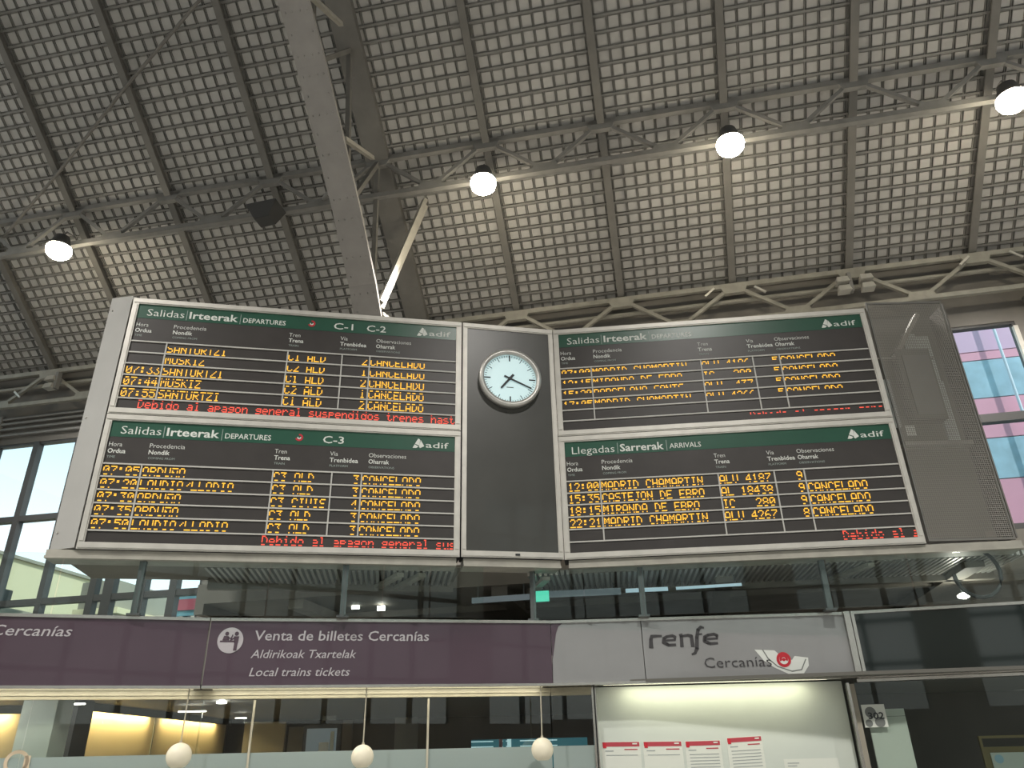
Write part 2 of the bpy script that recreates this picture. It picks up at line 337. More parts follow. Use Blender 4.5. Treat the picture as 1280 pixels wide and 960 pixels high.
window('window_2', 6.0, 9.97, 3.2, 10.24, [], [7.52, 4.65], .11)
tag(MB(HF).box(9.86, 9.97, 19.9, 20.01, 3.2, 10.05).build('trim_1', M['alu']), kind='structure')
tag(MB(HF).box(10.3, 11.3, 18.9, 19.9, FLZ, 10.85).build('wall_pier', M['rafter']), kind='structure')
# --- wall behind the viewer with its window grid
b = MB(HF); b.box(-30, 24, -6.4, -6.1, 9.0, EZ); b.box(-30, 24, -6.4, -6.1, FLZ, 1.0)
for t in (-30, -18, -6, 6, 18): b.box(t, t+1.6, -6.4, -6.1, 1.0, 9.0)
tag(b.build('wall_near', M['wall']), kind='structure')
for n_, t in enumerate((-28.4, -16.4, -4.4, 7.6)):
    b = MB(HF)
    for k in range(1, 7): b.box(t+k*1.486-.06, t+k*1.486+.06, -6.35, -6.15, 1, 9)
    for z in (2.3, 3.6, 4.9, 6.3, 7.6): b.box(t, t+10.4, -6.33, -6.17, z-.06, z+.06)
    w = tag(b.build('window_%d' % (n_+3), M['winframe']), kind='structure')
    MB(HF).box(t, t+10.4, -6.26, -6.25, 1, 9).build('pane', M['dimglass'], w)
tag(MB(HF).box(-30.3, -30, -6.4, 20.3, FLZ, EZ).build('wall_left', M['wall']), kind='structure')
tag(MB(HF).box(24, 24.3, -6.4, 20.3, FLZ, EZ).build('wall_right', M['wall']), kind='structure')

# ================================================================ OUTSIDE
g = tag(MB(HF).box(-38, -24.5, 21.5, 42, FLZ-.05, 7.2).build('apartment_building', M['creambld']), 'cream rendered building with flat roof outside the left window', 'building')
MB(HF).box(-38.1, -24.4, 21.4, 42.1, 7.2, 7.32).build('roof_edge', M['greybld'], g)
g = tag(MB(HF).box(-20.6, -19.1, 24, 34, FLZ-.05, 5.9).build('grey_building', M['greybld']), 'grey beige building seen under the left end of the board', 'building')
MB(HF).box(-20.7, -18.9, 23.9, 34, 4.75, 4.95).build('ledge', M['creambld'], g)
g = tag(MB(HF).box(-24.4, -22.2, 22.0, 24.0, FLZ-.05, 4.9).build('low_building', M['greybld']), 'low grey rooftop in front of the cream building', 'building')
MB(HF).box(-23.1, -22.5, 22.4, 23, 4.9, 5.55).build('chimney', M['winframe'], g)
g = thing('billboard', 'blue and red advertising billboard outside under the board', 'billboard', HF, -16.8, 26, FLZ-.05)
MB(HF).box(-18.5, -16.9, 26, 26.1, 4.9, 5.7).build('hoarding', M['bill'], g); MB(HF).box(-18.0, -17.1, 25.96, 26.0, 5.1, 5.5).build('poster', M['billr'], g)
MB(HF).box(-17.8, -17.6, 26.1, 26.3, FLZ-.05, 5.3).build('post', M['winframe'], g)
g = thing('clad_facade', 'building facade clad in pink, lavender and blue bands outside the right window', 'building', HF, 13, 30, FLZ-.05)
MB(HF).box(8, 18.8, 30.05, 34, FLZ-.05, 18).build('facade_wall', M['greybld'], g)
for z0, z1, mk in ((14.16, 17, 'lav'), (13.78, 14.12, 'pinkc'), (12.14, 13.74, 'bluec'), (11.4, 12.1, 'pinkc'), (10.48, 11.36, 'pinkc'), (8.86, 10.44, 'bluec'), (6.4, 8.82, 'pinkc'), (3.6, 6.36, 'bluec')):
    for k in range(3): MB(HF).box(8+k*3.6+.02, 11.6+k*3.6-.02, 30.0, 30.05, z0, z1).build('cladding_panel', M[mk], g)
tag(MB(HF).tube([(13.98, 29.7, FLZ-.05), (13.98, 29.7, 17)], .055, 10).build('drainpipe', M['pipe']), 'white vertical pipe in front of the pink and blue facade', 'pipe')

# ================================================================ TRUSSES
def lattice(name, label, h, zu, zl, mt, t0, t1, w):
    g = thing(name, label, 'truss', HF, (t0+t1)/2, h, zl-.05)
    MB(HF).beam((t0, h, zu), (t1, h, zu), w, w*1.1).build('top_chord', mt, g); MB(HF).beam((t0, h, zl), (t1, h, zl), w, w).build('bottom_chord', mt, g)
    ns = [t for t in BAY if t0 < t < t1]
    for i, t in enumerate(ns):
        MB(HF).prism([(t-.42, zu+.04), (t+.42, zu+.04), (t+.28, zu-.26), (t-.28, zu-.26)], h-.075, h+.075).build('gusset', mt, g)
        for sg in (-1, 1):
            m = t + sg*1.62; MB(HF).beam((t+sg*.15, h, zu-.1), (m-sg*.12, h, zl+.08), .10, .10).build('diagonal', mt, g)
        m = t+1.62
        MB(HF).prism([(m-.3, zl+.2), (m+.3, zl+.2), (m+.4, zl-.05), (m-.4, zl-.05)], h-.072, h+.072).build('gusset', mt, g)
    return g
lattice('roof_truss', 'grey lattice truss crossing the roof behind the lit floodlights', 15.62, 15.40, 14.08, M['truss'], -24.5, 16, .15)
et = lattice('eave_truss', 'pale lattice truss along the eaves above the far windows', 19.55, 12.15, 11.0, M['eave'], -24.5, 16, .13)
MB(HF).tube([(-24.5, 19.75, 11.75), (16, 19.75, 11.75)], .07).build('pipe', M['eave'], et)
# --- main arched rib: plated lower flange, web members up to the rafter
PA = [(7.0, 16.9), (8.6, 16.3), (10.31, 15.36), (11.43, 14.53), (12.72, 13.38), (13.93, 12.3), (15.24, 10.91), (16.6, 9.1), (17.7, 7.0), (18.5, 4.6), (18.9, 2.0), (19.0, FLZ)]
TA = -6.8
g = thing('arched_rib', 'broad riveted grey steel arch rib descending behind the departure boards', 'arch', HF, TA, 19.0, FLZ)
b = MB(HF); e2 = MB(HF)
for (h0, z0), (h1, z1) in zip(PA, PA[1:]):
    d = Vector((h1-h0, z1-z0)).normalized(); nn = Vector((-d.y, d.x))*.05
    b.hexa([(TA-.36, h0-nn.x, z0-nn.y), (TA+.36, h0-nn.x, z0-nn.y), (TA+.36, h1-nn.x, z1-nn.y), (TA-.36, h1-nn.x, z1-nn.y), (TA-.36, h0+nn.x, z0+nn.y), (TA+.36, h0+nn.x, z0+nn.y), (TA+.36, h1+nn.x, z1+nn.y), (TA-.36, h1+nn.x, z1+nn.y)])
    mm = nn*5
    for tt in (-.2, .2): e2.hexa([(TA+tt-.02, h0+nn.x, z0+nn.y), (TA+tt+.02, h0+nn.x, z0+nn.y), (TA+tt+.02, h1+nn.x, z1+nn.y), (TA+tt-.02, h1+nn.x, z1+nn.y), (TA+tt-.02, h0+mm.x, z0+mm.y), (TA+tt+.02, h0+mm.x, z0+mm.y), (TA+tt+.02, h1+mm.x, z1+mm.y), (TA+tt-.02, h1+mm.x, z1+mm.y)])
b.build('flange_plate', M['rib'], g); e2.build('web_plate', M['rib'], g)
b = MB(HF)
for (h0, z0), (h1, z1) in zip(PA[:-4], PA[1:-3]):
    L = math.hypot(h1-h0, z1-z0); n_ = int(L/.42)
    d = Vector((h1-h0, z1-z0)).normalized(); nn = Vector((d.y, -d.x)) if d.x < 0 else Vector((d.y, -d.x)); nn = Vector((-abs(d.y), -abs(d.x)))
    for k in range(n_):
        f = (k+.5)/n_; hh, zz = h0+(h1-h0)*f, z0+(z1-z0)*f
        for tt in (-.26, -.1, .1, .26):
            if abs(tt) < .2 and k % 2: continue
            P0 = HF(TA+tt, hh+nn.x*.04, zz+nn.y*.04); P1 = HF(TA+tt, hh+nn.x*.075, zz+nn.y*.075); dd = (P1-P0).normalized(); a = dd.cross(Vector((0, 0, 1))).normalized(); c = dd.cross(a)
            i = b.pts([P0 + (a*math.cos(q*math.pi/3)+c*math.sin(q*math.pi/3))*.03 for q in range(6)]); j = b.pts([P1 + (a*math.cos(q*math.pi/3)+c*math.sin(q*math.pi/3))*.018 for q in range(6)])
            b.p += [(i+q, i+(q+1) % 6, j+(q+1) % 6, j+q) for q in range(6)] + [tuple(j+q for q in range(6))]
tag(b.build('rivet', M['rib'], g), kind='stuff')
def rz_(h): return EZ + (20-h)*math.tan(RS) - .4
for a, c in (((9.2, 16.0), (10.6, 0)), ((11.43, 14.6), (10.6, 0)), ((11.43, 14.6), (13.2, 0)), ((13.93, 12.4), (13.2, 0)), ((13.93, 12.4), (15.6, 0)), ((16.0, 10.1), (15.6, 0)), ((16.0, 10.1), (17.8, 0))):
    MB(HF).beam((TA, a[0], a[1]), (TA, c[0], rz_(c[0])), .12, .12).build('web_bar', M['rafter'], g)
for nm, a, c, mk in (('knee_brace', (TA+.36, 15.62, 10.55), None, 'brace'),):
    r = ray(531, 250)
    hv = Vector((math.sin(-HA), math.cos(-HA), 0)); k = 0
    # end of the bright brace on the roof underside
    s_ = 1e9
    for q in range(1, 4000):
        P = r*(q*.01); h = P.dot(hv)
        if P.z > EZ + (20-h)*math.tan(RS) - .35: break
    t = P.dot(Vector((math.cos(HA), math.sin(HA), 0)))
    MB(HF).beam(a, (t, h, P.z), .17, .12).build(nm, M[mk], g); MB(HF).beam((a[0], a[1]+.06, a[2]-.1), (t, h+.1, P.z-.1), .03, .16).build(nm, M[mk], g)
MB(HF).beam((TA+.34, 12.75, 13.45), (TA+.1, 15.0, 14.92), .12, .10).build('knee_brace', M['brace'], g)
MB(HF).beam((TA+.34, 10.3, 15.45), (TA+.1, 12.4, 17.1), .12, .10).build('knee_brace', M['brace'], g)
MB(HF).beam((TA+.34, 15.75, 10.3), (TA+.2, 17.6, 10.9), .12, .10).build('knee_brace', M['brace'], g)
MB(HF).beam((TA-.36, 13.6, 12.6), (TA-1.5, 15.5, 14.2), .10, .10).build('knee_brace', M['truss'], g)
tag(MB(HF).tube([(-10.33, 11.6, 18.2), (-13.5, 13.05, 17.1), (-16.44, 14.5, 16.0), (-19.28, 15.8, 15.0)], .045, 8).build('wind_brace', M['rafter']), 'long thin diagonal tie rod under the left roof slope', 'tie rod')

# ================================================================ FLOODLIGHTS
def floodlight(t, label, on=True, h=15.2, z=13.68):
    g = thing('floodlight', label, 'lamp', HF, t, h, z-.2, group='round floodlights under the roof truss' if on else None)
    b = MB(HF); b.lathe(t, h, [(.10, z+.42), (.20, z+.36), (.26, z+.14), (.31, z), (.31, z-.02)], 20).build('housing', M['lampbody'], g, True)
    MB(HF).tube([(t, h, z+.42), (t, h+.1, z+.62), (t, h+.42, z+.66)], .03, 8).build('bracket', M['truss'], g)
    if on:
        MB(HF).lathe(t, h, [(.33, z-.02), (.345, z-.12), (.31, z-.24), (.22, z-.33), (.10, z-.38), (.02, z-.39)], 20).build('lens', M['lamp'], g, True)
        ld = bpy.data.lights.new('flood', 'SPOT'); ld.energy = LAMP_POWER*4; ld.color = (1, .95, .88); ld.spot_size = R(130); ld.spot_blend = .6; ld.shadow_soft_size = .3
        lo = bpy.data.objects.new('floodlight_beam', ld); C.objects.link(lo); lo.location = HF(t, h, z-.45)
    return g
for t, w in ((-16.4, 'lit round floodlight at the far left beside the board\'s end'), (-3.6, 'lit round floodlight above the clock panel'), (2.75, 'lit round floodlight above the right departures board'), (9.2, 'lit round floodlight in the top right corner')): floodlight(t, w)
g = thing('floodlight', 'unlit dark rectangular floodlight left of the arch rib', 'lamp', HF, -9.9, 15.2, 13.5)
MB(HF).hexa([(-10.05, 15.0, 13.42), (-9.62, 15.0, 13.46), (-9.62, 15.4, 13.46), (-10.05, 15.4, 13.42), (-10.3, 14.85, 13.85), (-9.4, 14.85, 13.9), (-9.4, 15.5, 13.9), (-10.3, 15.5, 13.85)]).build('housing', M['lampbody'], g)
MB(HF).tube([(-9.85, 15.2, 13.88), (-9.85, 15.45, 14.05)], .04).build('bracket', M['lampbody'], g)
for t in (-22, -9, 4, 17):          # extra unseen lamps added behind the viewer to light the hall
    ld = bpy.data.lights.new('flood', 'SPOT'); ld.energy = LAMP_POWER*4; ld.color = (1, .96, .9); ld.spot_size = R(130); ld.spot_blend = .6; ld.shadow_soft_size = .3
    lo = bpy.data.objects.new('floodlight_beam', ld); C.objects.link(lo); lo.location = HF(t, -1.5, 13.5)
def spots(t, label, h=19.2, z=11.75, n=2):
    g = thing('spotlight_cluster', label, 'lamp', HF, t, h, z-.35, group='small spotlight clusters on the eave truss')
    for k in range(n):
        for j in (0, 1):
            x = t - .38 + k*.62; y = h - .05
            MB(HF).hexa([(x, y, z-.28*j-.0-.12), (x+.34, y, z-.28*j-.12), (x+.34, y+.3, z-.28*j-.12), (x, y+.3, z-.28*j-.12), (x+.03, y+.05, z-.28*j+.06), (x+.31, y+.05, z-.28*j+.06), (x+.31, y+.28, z-.28*j+.06), (x+.03, y+.28, z-.28*j+.06)]).build('spotlight', M['spot'], g)
    MB(HF).box(t-.06, t+.04, h+.05, h+.22, z-.4, z+.2).build('bracket', M['truss'], g)
spots(5.95, 'cluster of four spotlights on the eave truss above the right board')
spots(11.0, 'spotlight cluster on the eave truss at the right edge')
spots(-19.35, 'spotlights on the eave truss left of the boards', n=1)
for x, z, a in ((2.15, 11.95, 1), (3.55, 11.85, -1), (9.0, 11.95, 1), (10.3, 11.95, -1), (-20.9, 11.35, -1)):
    MB(HF).beam((x-.14, 19.4, z-.12*a), (x+.14, 19.4, z+.12*a), .04, .06).build('tube_fitting', M['spot'], et)

# ================================================================ INFORMATION BOARDS
FL = frline(-5.078, 8.769, -.81, 9.602); FR = frline(.714, 9.905, 5.104, 9.497); FCk = frline(-.64, 9.64, .554, 9.893)
BH = 1.56; ROW = [.575+.168*k for k in range(6)]
AD = None
def adif(g, fr, x, z):
    # white arrow mark: two leaning bands meeting at a peak
    b = MB(fr); b.prism([(x, z), (x+.026, z+.052), (x+.078, z+.022), (x+.05, z)], -.006, -.003)
    b.prism([(x+.030, z+.062), (x+.072, z+.138), (x+.095, z+.125), (x+.098, z+.105), (x+.088, z+.036)], -.006, -.003)
    b.prism([(x+.106, z+.118), (x+.155, z+.030), (x+.100, z+.0), (x+.085, z+.02)][::-1], -.006, -.003); b.build('logo_arrow', M['white'], g)
    text(g, fr, 'adif', x+.175, x+.485, z+.012, .085, M['white'], bold=.004, name='logo_text')
def swirl(g, fr, x, z, r, mt, mt2):
    b = MB(fr).ring(x, z, r*.55, r, -.006, -.003, 24, R(-160), R(100)); b.build('swirl', mt, g)
    MB(fr).ring(x, z, r*.2, r*.5, -.006, -.003, 20, R(-200), R(20)).build('swirl', mt2, g)
def board(name, label, fr, ztop, Wd, title, lines, rowsd, lit, msg, msgx, msglit, cols=(.457, 2.032, 2.765, 3.145)):
    zb = ztop-BH
    g = thing(name, label, 'display board', fr, Wd/2, .0, zb-.086, group='train information boards')
    fw = .083
    for nm, a in (('frame_rail', (-fw+.006, Wd+fw-.006, ztop, ztop+fw)), ('frame_rail', (-fw+.006, Wd+fw-.006, zb-fw, zb)), ('frame_rail', (-fw+.006, 0, zb, ztop)), ('frame_rail', (Wd, Wd+fw-.006, zb, ztop))):
        MB(fr).box(a[0], a[1], -.022, .0, a[2], a[3]).box(a[0]+.015, a[1]-.015, -.032, -.022, a[2]+.015, a[3]-.015).build(nm, M['alu'], g)
    MB(fr).box(-fw, Wd+fw, .0, .32, zb-fw, ztop+fw).build('cabinet', M['gap'], g)
    MB(fr).box(0, Wd, -.0005, .0, zb, ztop).build('screen', M['screen'], g)
    MB(fr).box(0, Wd, -.003, -.0006, ztop-.215, ztop).build('header_band', M['green'], g)
    # headings
    z = ztop-.172
    if title == 'D':
        text(g, fr, 'Llegadas', .10, .69, z-.008, .112, M['white'], name='heading', bold=-.005); MB(fr).box(.73, .738, -.005, -.0031, z-.03, z+.125).build('separator', M['sep'], g)
        text(g, fr, 'Sarrerak', .765, 1.366, z-.005, .112, M['white'], bold=.018, name='heading'); MB(fr).box(1.402, 1.41, -.005, -.0031, z-.03, z+.125).build('separator', M['sep'], g)
        text(g, fr, 'ARRIVALS', 1.444, 1.873, z, .075, M['white'], bold=.008, name='heading')
    else:
        text(g, fr, 'Salidas', .125, .604, z, .112, M['white'], name='heading', bold=-.005); MB(fr).box(.632, .640, -.005, -.0031, z-.03, z+.125).build('separator', M['sep'], g)
        text(g, fr, 'Irteerak', .67, 1.31, z, .112, M['white'], bold=.018, name='heading'); MB(fr).box(1.338, 1.346, -.005, -.0031, z-.03, z+.125).build('separator', M['sep'], g)
        text(g, fr, 'DEPARTURES', 1.38, 1.952, z, .075, M['white'], bold=.008, name='heading')
    if lines:
        swirl(g, fr, 2.306, z+.06, .05, M['red'], M['white'])
        for s, x in zip(lines, (2.613, 3.075)): text(g, fr, s, x, x+.27, z, .105, M['white'], bold=.008, name='line_number')
    adif(g, fr, Wd-.57, z-.012)
    for s1, s2, s3, x, w1, w2, w3 in (('Hora', 'Ordua', 'TIME', .02, .155, .21, .10), ('Procedencia', 'Nondik', 'COMING FROM', .50, .42, .25, .32), ('Tren', 'Trena', 'TRAIN', 2.02, .15, .20, .14), ('Vía', 'Trenbidea', 'PLATFORM', 2.72, .10, .365, .235), ('Observaciones', 'Oharrak', 'OBSERVATIONS', 3.22, .49, .27, .34)):
        if x == 3.22 and Wd > 4.37: x = 3.12
        zz = ztop-.345
        text(g, fr, s1, x+.0, x+w1, zz, .062, M['white'], name='column_heading', bold=-.006); text(g, fr, s2, x, x+w2, zz-.088, .062, M['white'], bold=.014, name='column_heading')
        text(g, fr, s3, x+.005, x+w3, zz-.152, .03, M['sep'], name='column_heading')
    # dividers
    for v in ROW: MB(fr).box(0, Wd, -.016, -.0006, ztop-v-.009, ztop-v+.009).build('row_divider', M['divider'], g)
    for c in cols: MB(fr).box(c-.009, c+.009, -.0155, -.0006, ztop-ROW[5]+.009, ztop-ROW[0]-.009).build('column_divider', M['divider'], g)
    xs = (.02, cols[0]+.018, cols[1]+.012, cols[2], cols[3]+.014)
    for k, (tm, dest, trn, via, obs) in enumerate(rowsd):
        zt = ztop - ROW[k] - .028; L = lit[k] if isinstance(lit, list) else lit
        for s, x in ((tm, xs[0]), (dest, xs[1]), (trn, xs[2]), (via, cols[3]-.018-.0857*len(via)), (obs, xs[4])):
            if s: led(g, fr, s, x, zt, L, M['amber'])
    if msg: led(g, fr, msg, msgx, ztop-1.430, msglit, M['ared'], Wd)
    return g
FULL = {0, 1, 2, 3, 4, 5, 6}
ZU, ZL = 5.654, 3.918
ca = 'CANCELADO'
board('departure_board', 'departures board for lines C-1 and C-2, upper left of the display', FL, ZU, 4.36, 'A', ['C-1', 'C-2'],
      [('', 'SANTURTZI', 'C1 ALD', '2', ca), ('', 'MUSKIZ', 'C2 ALD', '1', ca), ('07:33', 'SANTURTZI', 'C1 ALD', '2', ca), ('07:44', 'MUSKIZ', 'C2 ALD', '1', ca), ('07:55', 'SANTURTZI', 'C1 ALD', '2', ca)],
      [{2, 3, 4, 5, 6}, {2, 3, 4, 5, 6}, {1, 2, 3, 4, 5, 6}, {0, 2, 3, 4, 5, 6}, {0, 2, 3, 4, 5, 6}], 'Debido al apagon general suspendidos trenes hast', .255, {0, 2, 3, 4, 5, 6})
board('departure_board', 'departures board for line C-3, lower left of the display', FL, ZL, 4.36, 'B', ['C-3'],
      [('07:05', 'ORDU~A', 'C3 ALD', '3', ca), ('07:20', 'LAUDIO/LLODIO', 'C3 ALD', '3', ca), ('07:30', 'ORDU~A', 'C3 CIVIS', '4', ca), ('07:35', 'ORDU~A', 'C3 ALD', '3', ca), ('07:50', 'LAUDIO/LLODIO', 'C3 ALD', '3', ca)],
      {0, 1, 2, 3, 6}, 'Debido al apagon general suspend', 1.995, {0, 1, 2, 3, 4, 6})
board('departure_board', 'departures board for long distance trains, upper right of the display', FR, ZU, 4.39, 'C', [],
      [('07:00', 'MADRID CHAMARTIN', 'ALV 4186', '5', ca), ('12:15', 'MIRANDA DE EBRO', 'IC   280', '5', ca), ('15:20', 'BARCELONA SANTS', 'ALV  437', '5', ca), ('17:05', 'MADRID CHAMARTIN', 'ALV 4266', '5', ca)],
      {0, 1, 2}, 'Debido al apagon general', 2.60, {1, 2}, (.452, 2.032, 2.767, 3.143))
board('arrivals_board', 'arrivals board with LED rows, lower right of the display', FR, ZL, 4.39, 'D', [],
      [('12:00', 'MADRID CHAMARTIN', 'ALV 4187', '9', ''), ('15:35', 'CASTEJON DE EBRO', 'AL 18438', '9', ca), ('18:15', 'MIRANDA DE EBRO', 'IC   280', '9', ca), ('22:21', 'MADRID CHAMARTIN', 'ALV 4267', '8', ca)],
      {0, 1, 2, 3, 4, 6}, 'Debido al suspend', 3.49, {0, 1, 2, 4, 6}, (.454, 2.04, 2.775, 3.165))
# clock panel and clock
g = thing('clock_panel', 'tall dark framed panel between the left and right boards', 'panel', FCk, .61, 0, 2.28)
WC = 1.221; zt, zb = ZU, 2.362
MB(FCk).box(-.055, WC+.055, 0, .3, zb-.083, zt+.083).build('cabinet', M['gap'], g); MB(FCk).box(0, WC, -.01, 0, zb, zt).build('panel_face', M['clockpanel'], g)
for a in ((-.065, WC+.065, zt, zt+.083), (-.065, WC+.065, zb-.083, zb), (-.065, 0, zb, zt), (WC, WC+.065, zb, zt)): MB(FCk).box(a[0], a[1], -.022, 0, a[2], a[3]).box(a[0]+.012, a[1]-.012, -.032, -.022, a[2]+.015, a[3]-.015).build('frame_rail', M['alu'], g)
MB(FCk).box(.64, .70, -.042, -.032, zb-.055, zb-.03).build('latch', M['black'], g)
cx, cz = .612, 4.845
g = thing('wall_clock', 'round white station clock on the dark centre panel', 'clock', FCk, cx, -.01, cz-.45)
MB(FCk).ring(cx, cz, .385, .45, -.12, -.011, 56).build('rim', M['rim'], g, True); MB(FCk).disc(cx, cz, .388, -.06, -.011, 56).build('dial', M['dial'], g)
b = MB(FCk)
for k in range(60):
    a = k*math.pi/30; L = .085 if k % 15 == 0 else (.07 if k % 5 == 0 else .03); w = .02 if k % 15 == 0 else (.010 if k % 5 == 0 else .006)
    b.ribbon([(cx+.37*math.sin(a), cz+.37*math.cos(a)), (cx+(.37-L)*math.sin(a), cz+(.37-L)*math.cos(a))], w, -.063, -.0605)
b.build('hour_marks', M['black'], g)
for nm, a, L, tail, w in (('hour_hand', R(219.5), .20, .075, .032), ('minute_hand', R(114), .335, .085, .022)):
    MB(FCk).ribbon([(cx-tail*math.sin(a), cz-tail*math.cos(a)), (cx+L*math.sin(a), cz+L*math.cos(a))], [w*1.1, w*.8], -.078, -.066).build(nm, M['black'], g)
MB(FCk).disc(cx, cz, .024, -.082, -.064, 16).build('hub', M['black'], g)
MB(FCk).box(cx-.05, cx+.05, -.0625, -.0605, cz-.145, cz-.132).build('maker_mark', M['greyprint'], g)
# left end panel
FEL = frline(-5.53, 8.86, -5.15, 8.757)
b = MB(WF); TL_, TR_ = (-5.53, 8.86), (-5.172, 8.735)
g = thing('end_panel', 'plain grey metal panel closing the left end of the boards', 'panel', WF, -5.35, 8.8, 2.29)
b.hexa([(TL_[0], TL_[1], 2.29), (TR_[0], TR_[1], 2.29), (TR_[0]-.06, TR_[1]+.25, 2.29), (TL_[0]-.03, TL_[1]+.25, 2.29), (TL_[0], TL_[1], 5.82), (TR_[0], TR_[1], 5.77), (TR_[0]-.06, TR_[1]+.25, 5.77), (TL_[0]-.03, TL_[1]+.25, 5.82)]).build('metal_sheet', M['alud'], g)
for z in (2.5, 4.0, 5.6): MB(WF).tube([(-5.47, 8.84, z), (-5.475, 8.825, z)], .012, 8).build('screw', M['alu'], g)
# right perforated panel with its inside fittings
FE = frline(5.20, 9.475, 6.33, 9.48)
g = thing('perforated_panel', 'dark perforated metal panel at the right end of the boards', 'panel', FE, .56, 0, 2.3)
pw = 1.10
MB(FE).box(0, pw, 0, .004, 2.33, 5.80).build('perforated_sheet', M['perf'], g)
for a in ((0, pw, 5.80, 5.83), (0, pw, 2.30, 2.33), (0, .02, 2.33, 5.80), (pw-.02, pw, 2.33, 5.80)): MB(FE).box(a[0], a[1], -.008, .02, a[2], a[3]).build('edge_strip', M['rafter'], g)
MB(FE).box(0.02, pw+.05, .42, .44, 2.33, 5.80).box(pw+.03, pw+.05, .02, .42, 2.33, 5.80).build('backing', M['wall'], g)
MB(FE).box(.32, .78, .10, .30, 4.02, 5.1).build('control_box', M['rafter'], g)
MB(FE).box(.37, .74, .085, .10, 4.08, 5.0).build('control_box_lid', M['truss'], g)
MB(FE).beam((.30, .2, 5.0), (.85, .25, 5.75), .10, .06).build('diagonal_brace', M['beam'], g)
MB(FE).box(.08, 1.0, .08, .24, 3.62, 3.68).build('shelf_bracket', M['beam'], g)
MB(FE).box(.12, .95, .3, .34, 5.05, 5.08).build('cross_rail', M['beam'], g)
MB(FE).box(.13, .26, .06, .08, 3.76, 3.90).build('label_plate', M['paper'], g)
for a in ((.72, 4.55, 5.45, 1.0), (.86, 3.75, 4.7, 1.02), (.14, 4.0, 4.75, .25), (.62, 5.1, 5.5, .8)):
    MB(FE).box(a[0], a[3], .36, .38, a[1], a[2]).build('reflection_sheet', M['column'], g)  # pale sheets added to stand in for white reflections seen through the mesh
# rim light slot in the board tops / support beam below the boards
for fr, x0, x1, lb in ((FL, -.40, 4.40, 'long grey beam under the left boards'), (FCk, -.03, 1.25, 'short grey beam under the clock panel'), (FR, -.03, 5.62, 'long grey beam under the right boards and perforated panel')):
    g = thing('support_beam', lb, 'beam', fr, (x0+x1)/2, .1, 2.19)
    MB(fr).box(x0, x1, .02, .30, 2.195, 2.27).build('beam_web', M['beam'], g); MB(fr).box(x0, x1, -.01, .33, 2.165, 2.195).build('beam_flange', M['beam'], g)

# ================================================================ POSTS AND GLASS SCREEN UNDER THE BOARDS
ORD = ['first', 'second', 'third', 'fourth', 'fifth']
for k, (fr, x, y) in enumerate(((FL, .665, .10), (FL, 3.03, .10), (FR, -.52, .12), (FR, .889, .14), (FR, 3.208, .2))):
    g = thing('support_post', 'dark steel post under the boards, %s from the left' % ORD[k], 'post', fr, x, y, 1.50, group='posts carrying the boards')
    MB(fr).box(x-.035, x+.035, y-.035, y+.035, 1.56, 2.165).build('post_shaft', M['postm'], g); MB(fr).box(x-.07, x+.07, y-.06, y+.06, 1.536, 1.56).build('base_plate', M['postm'], g)
panes = [(FL, -2.6, -1.22), (FL, -1.20, -.21), (FL, -.19, .655), (FL, .675, 2.125), (FL, 2.14, 3.02), (FL, 3.04, 3.49), (FL, 3.505, 4.07), (FL, 4.085, 4.75), (FR, -.51, .14), (FR, .155, .88), (FR, .90, 3.20), (FR, 3.22, 4.20), (FR, 4.22, 6.4)]
gs = thing('glass_screen', 'row of clear glass panes standing on the sign band under the boards', 'glass screen', WF, 0, 10, 1.54)
for k, (fr, a, c) in enumerate(panes): MB(fr).box(a, c, .04, .052, 1.54, 2.235 if k < 2 else 2.16).build('glass_pane', M['glass'], gs)

# ================================================================ MEZZANINE BEHIND THE GLASS
MZ = 2.22
mz = tag(MB(HF).box(-7.25, 9.0, 10.9, 19.8, MZ, MZ+.3).build('mezzanine_deck', M['soffit']), kind='structure')
MB(HF).box(-7.25, -7.1, 10.9, 19.8, MZ-.16, MZ).build('edge_beam', M['soffit'], mz)
for t in (-5.6, -2.4, .8, 4.0, 7.2): MB(HF).box(t-.12, t+.12, 11.0, 19.8, MZ-.14, MZ).build('deck_beam', M['beam'] if t < -5 else M['soffit'], mz)
for h in (12.4, 14.6): MB(HF).box(-7.0, 9, h, h+.14, MZ-.1, MZ).build('cross_beam', M['soffit'], mz)
for fr, x0, x1, yy in ((FL, 1.3, 4.5, 1.25), (FR, -.6, 5.9, 1.45)):
    g = thing('walkway_grating', 'corrugated metal walkway underside behind the %s boards' % ('left' if fr is FL else 'right'), 'walkway', fr, (x0+x1)/2, .8, MZ-.1, 'walkway gratings behind the boards')
    b = MB(fr); n_ = int((x1-x0)/.075)
    for k in range(n_):
        x = x0 + k*.075; b.hexa([(x, .36, MZ-.06), (x+.035, .36, MZ-.06), (x+.035+.03, yy, MZ-.06), (x+.03, yy, MZ-.06), (x-.008, .36, MZ+.0), (x+.043, .36, MZ+.0), (x+.043+.03, yy, MZ), (x-.008+.03, yy, MZ)])
    tag(b.build('grating_bar', M['rib2'], g), kind='stuff')
    MB(fr).box(x0, x1, .36, yy, MZ+.001, MZ+.04).build('deck_plate', M['soffit'], g)
    MB(fr).box(x0-.1, x1, yy, yy+.12, MZ-.14, MZ+.1).build('edge_beam', M['soffit'], g)
    for q in ((3.72, 4.0) if fr is FL else (-.35, 3.9)): MB(fr).beam((q, .40, MZ-.09), (q-.28 if fr is FL else q-.3, yy, MZ-.09), .10, .05).build('cross_beam', M['beam'], g)
MB(FL).box(-.3, 1.3, .36, 1.4, MZ, MZ+.05).build('deck_plate', M['soffit'], mz)
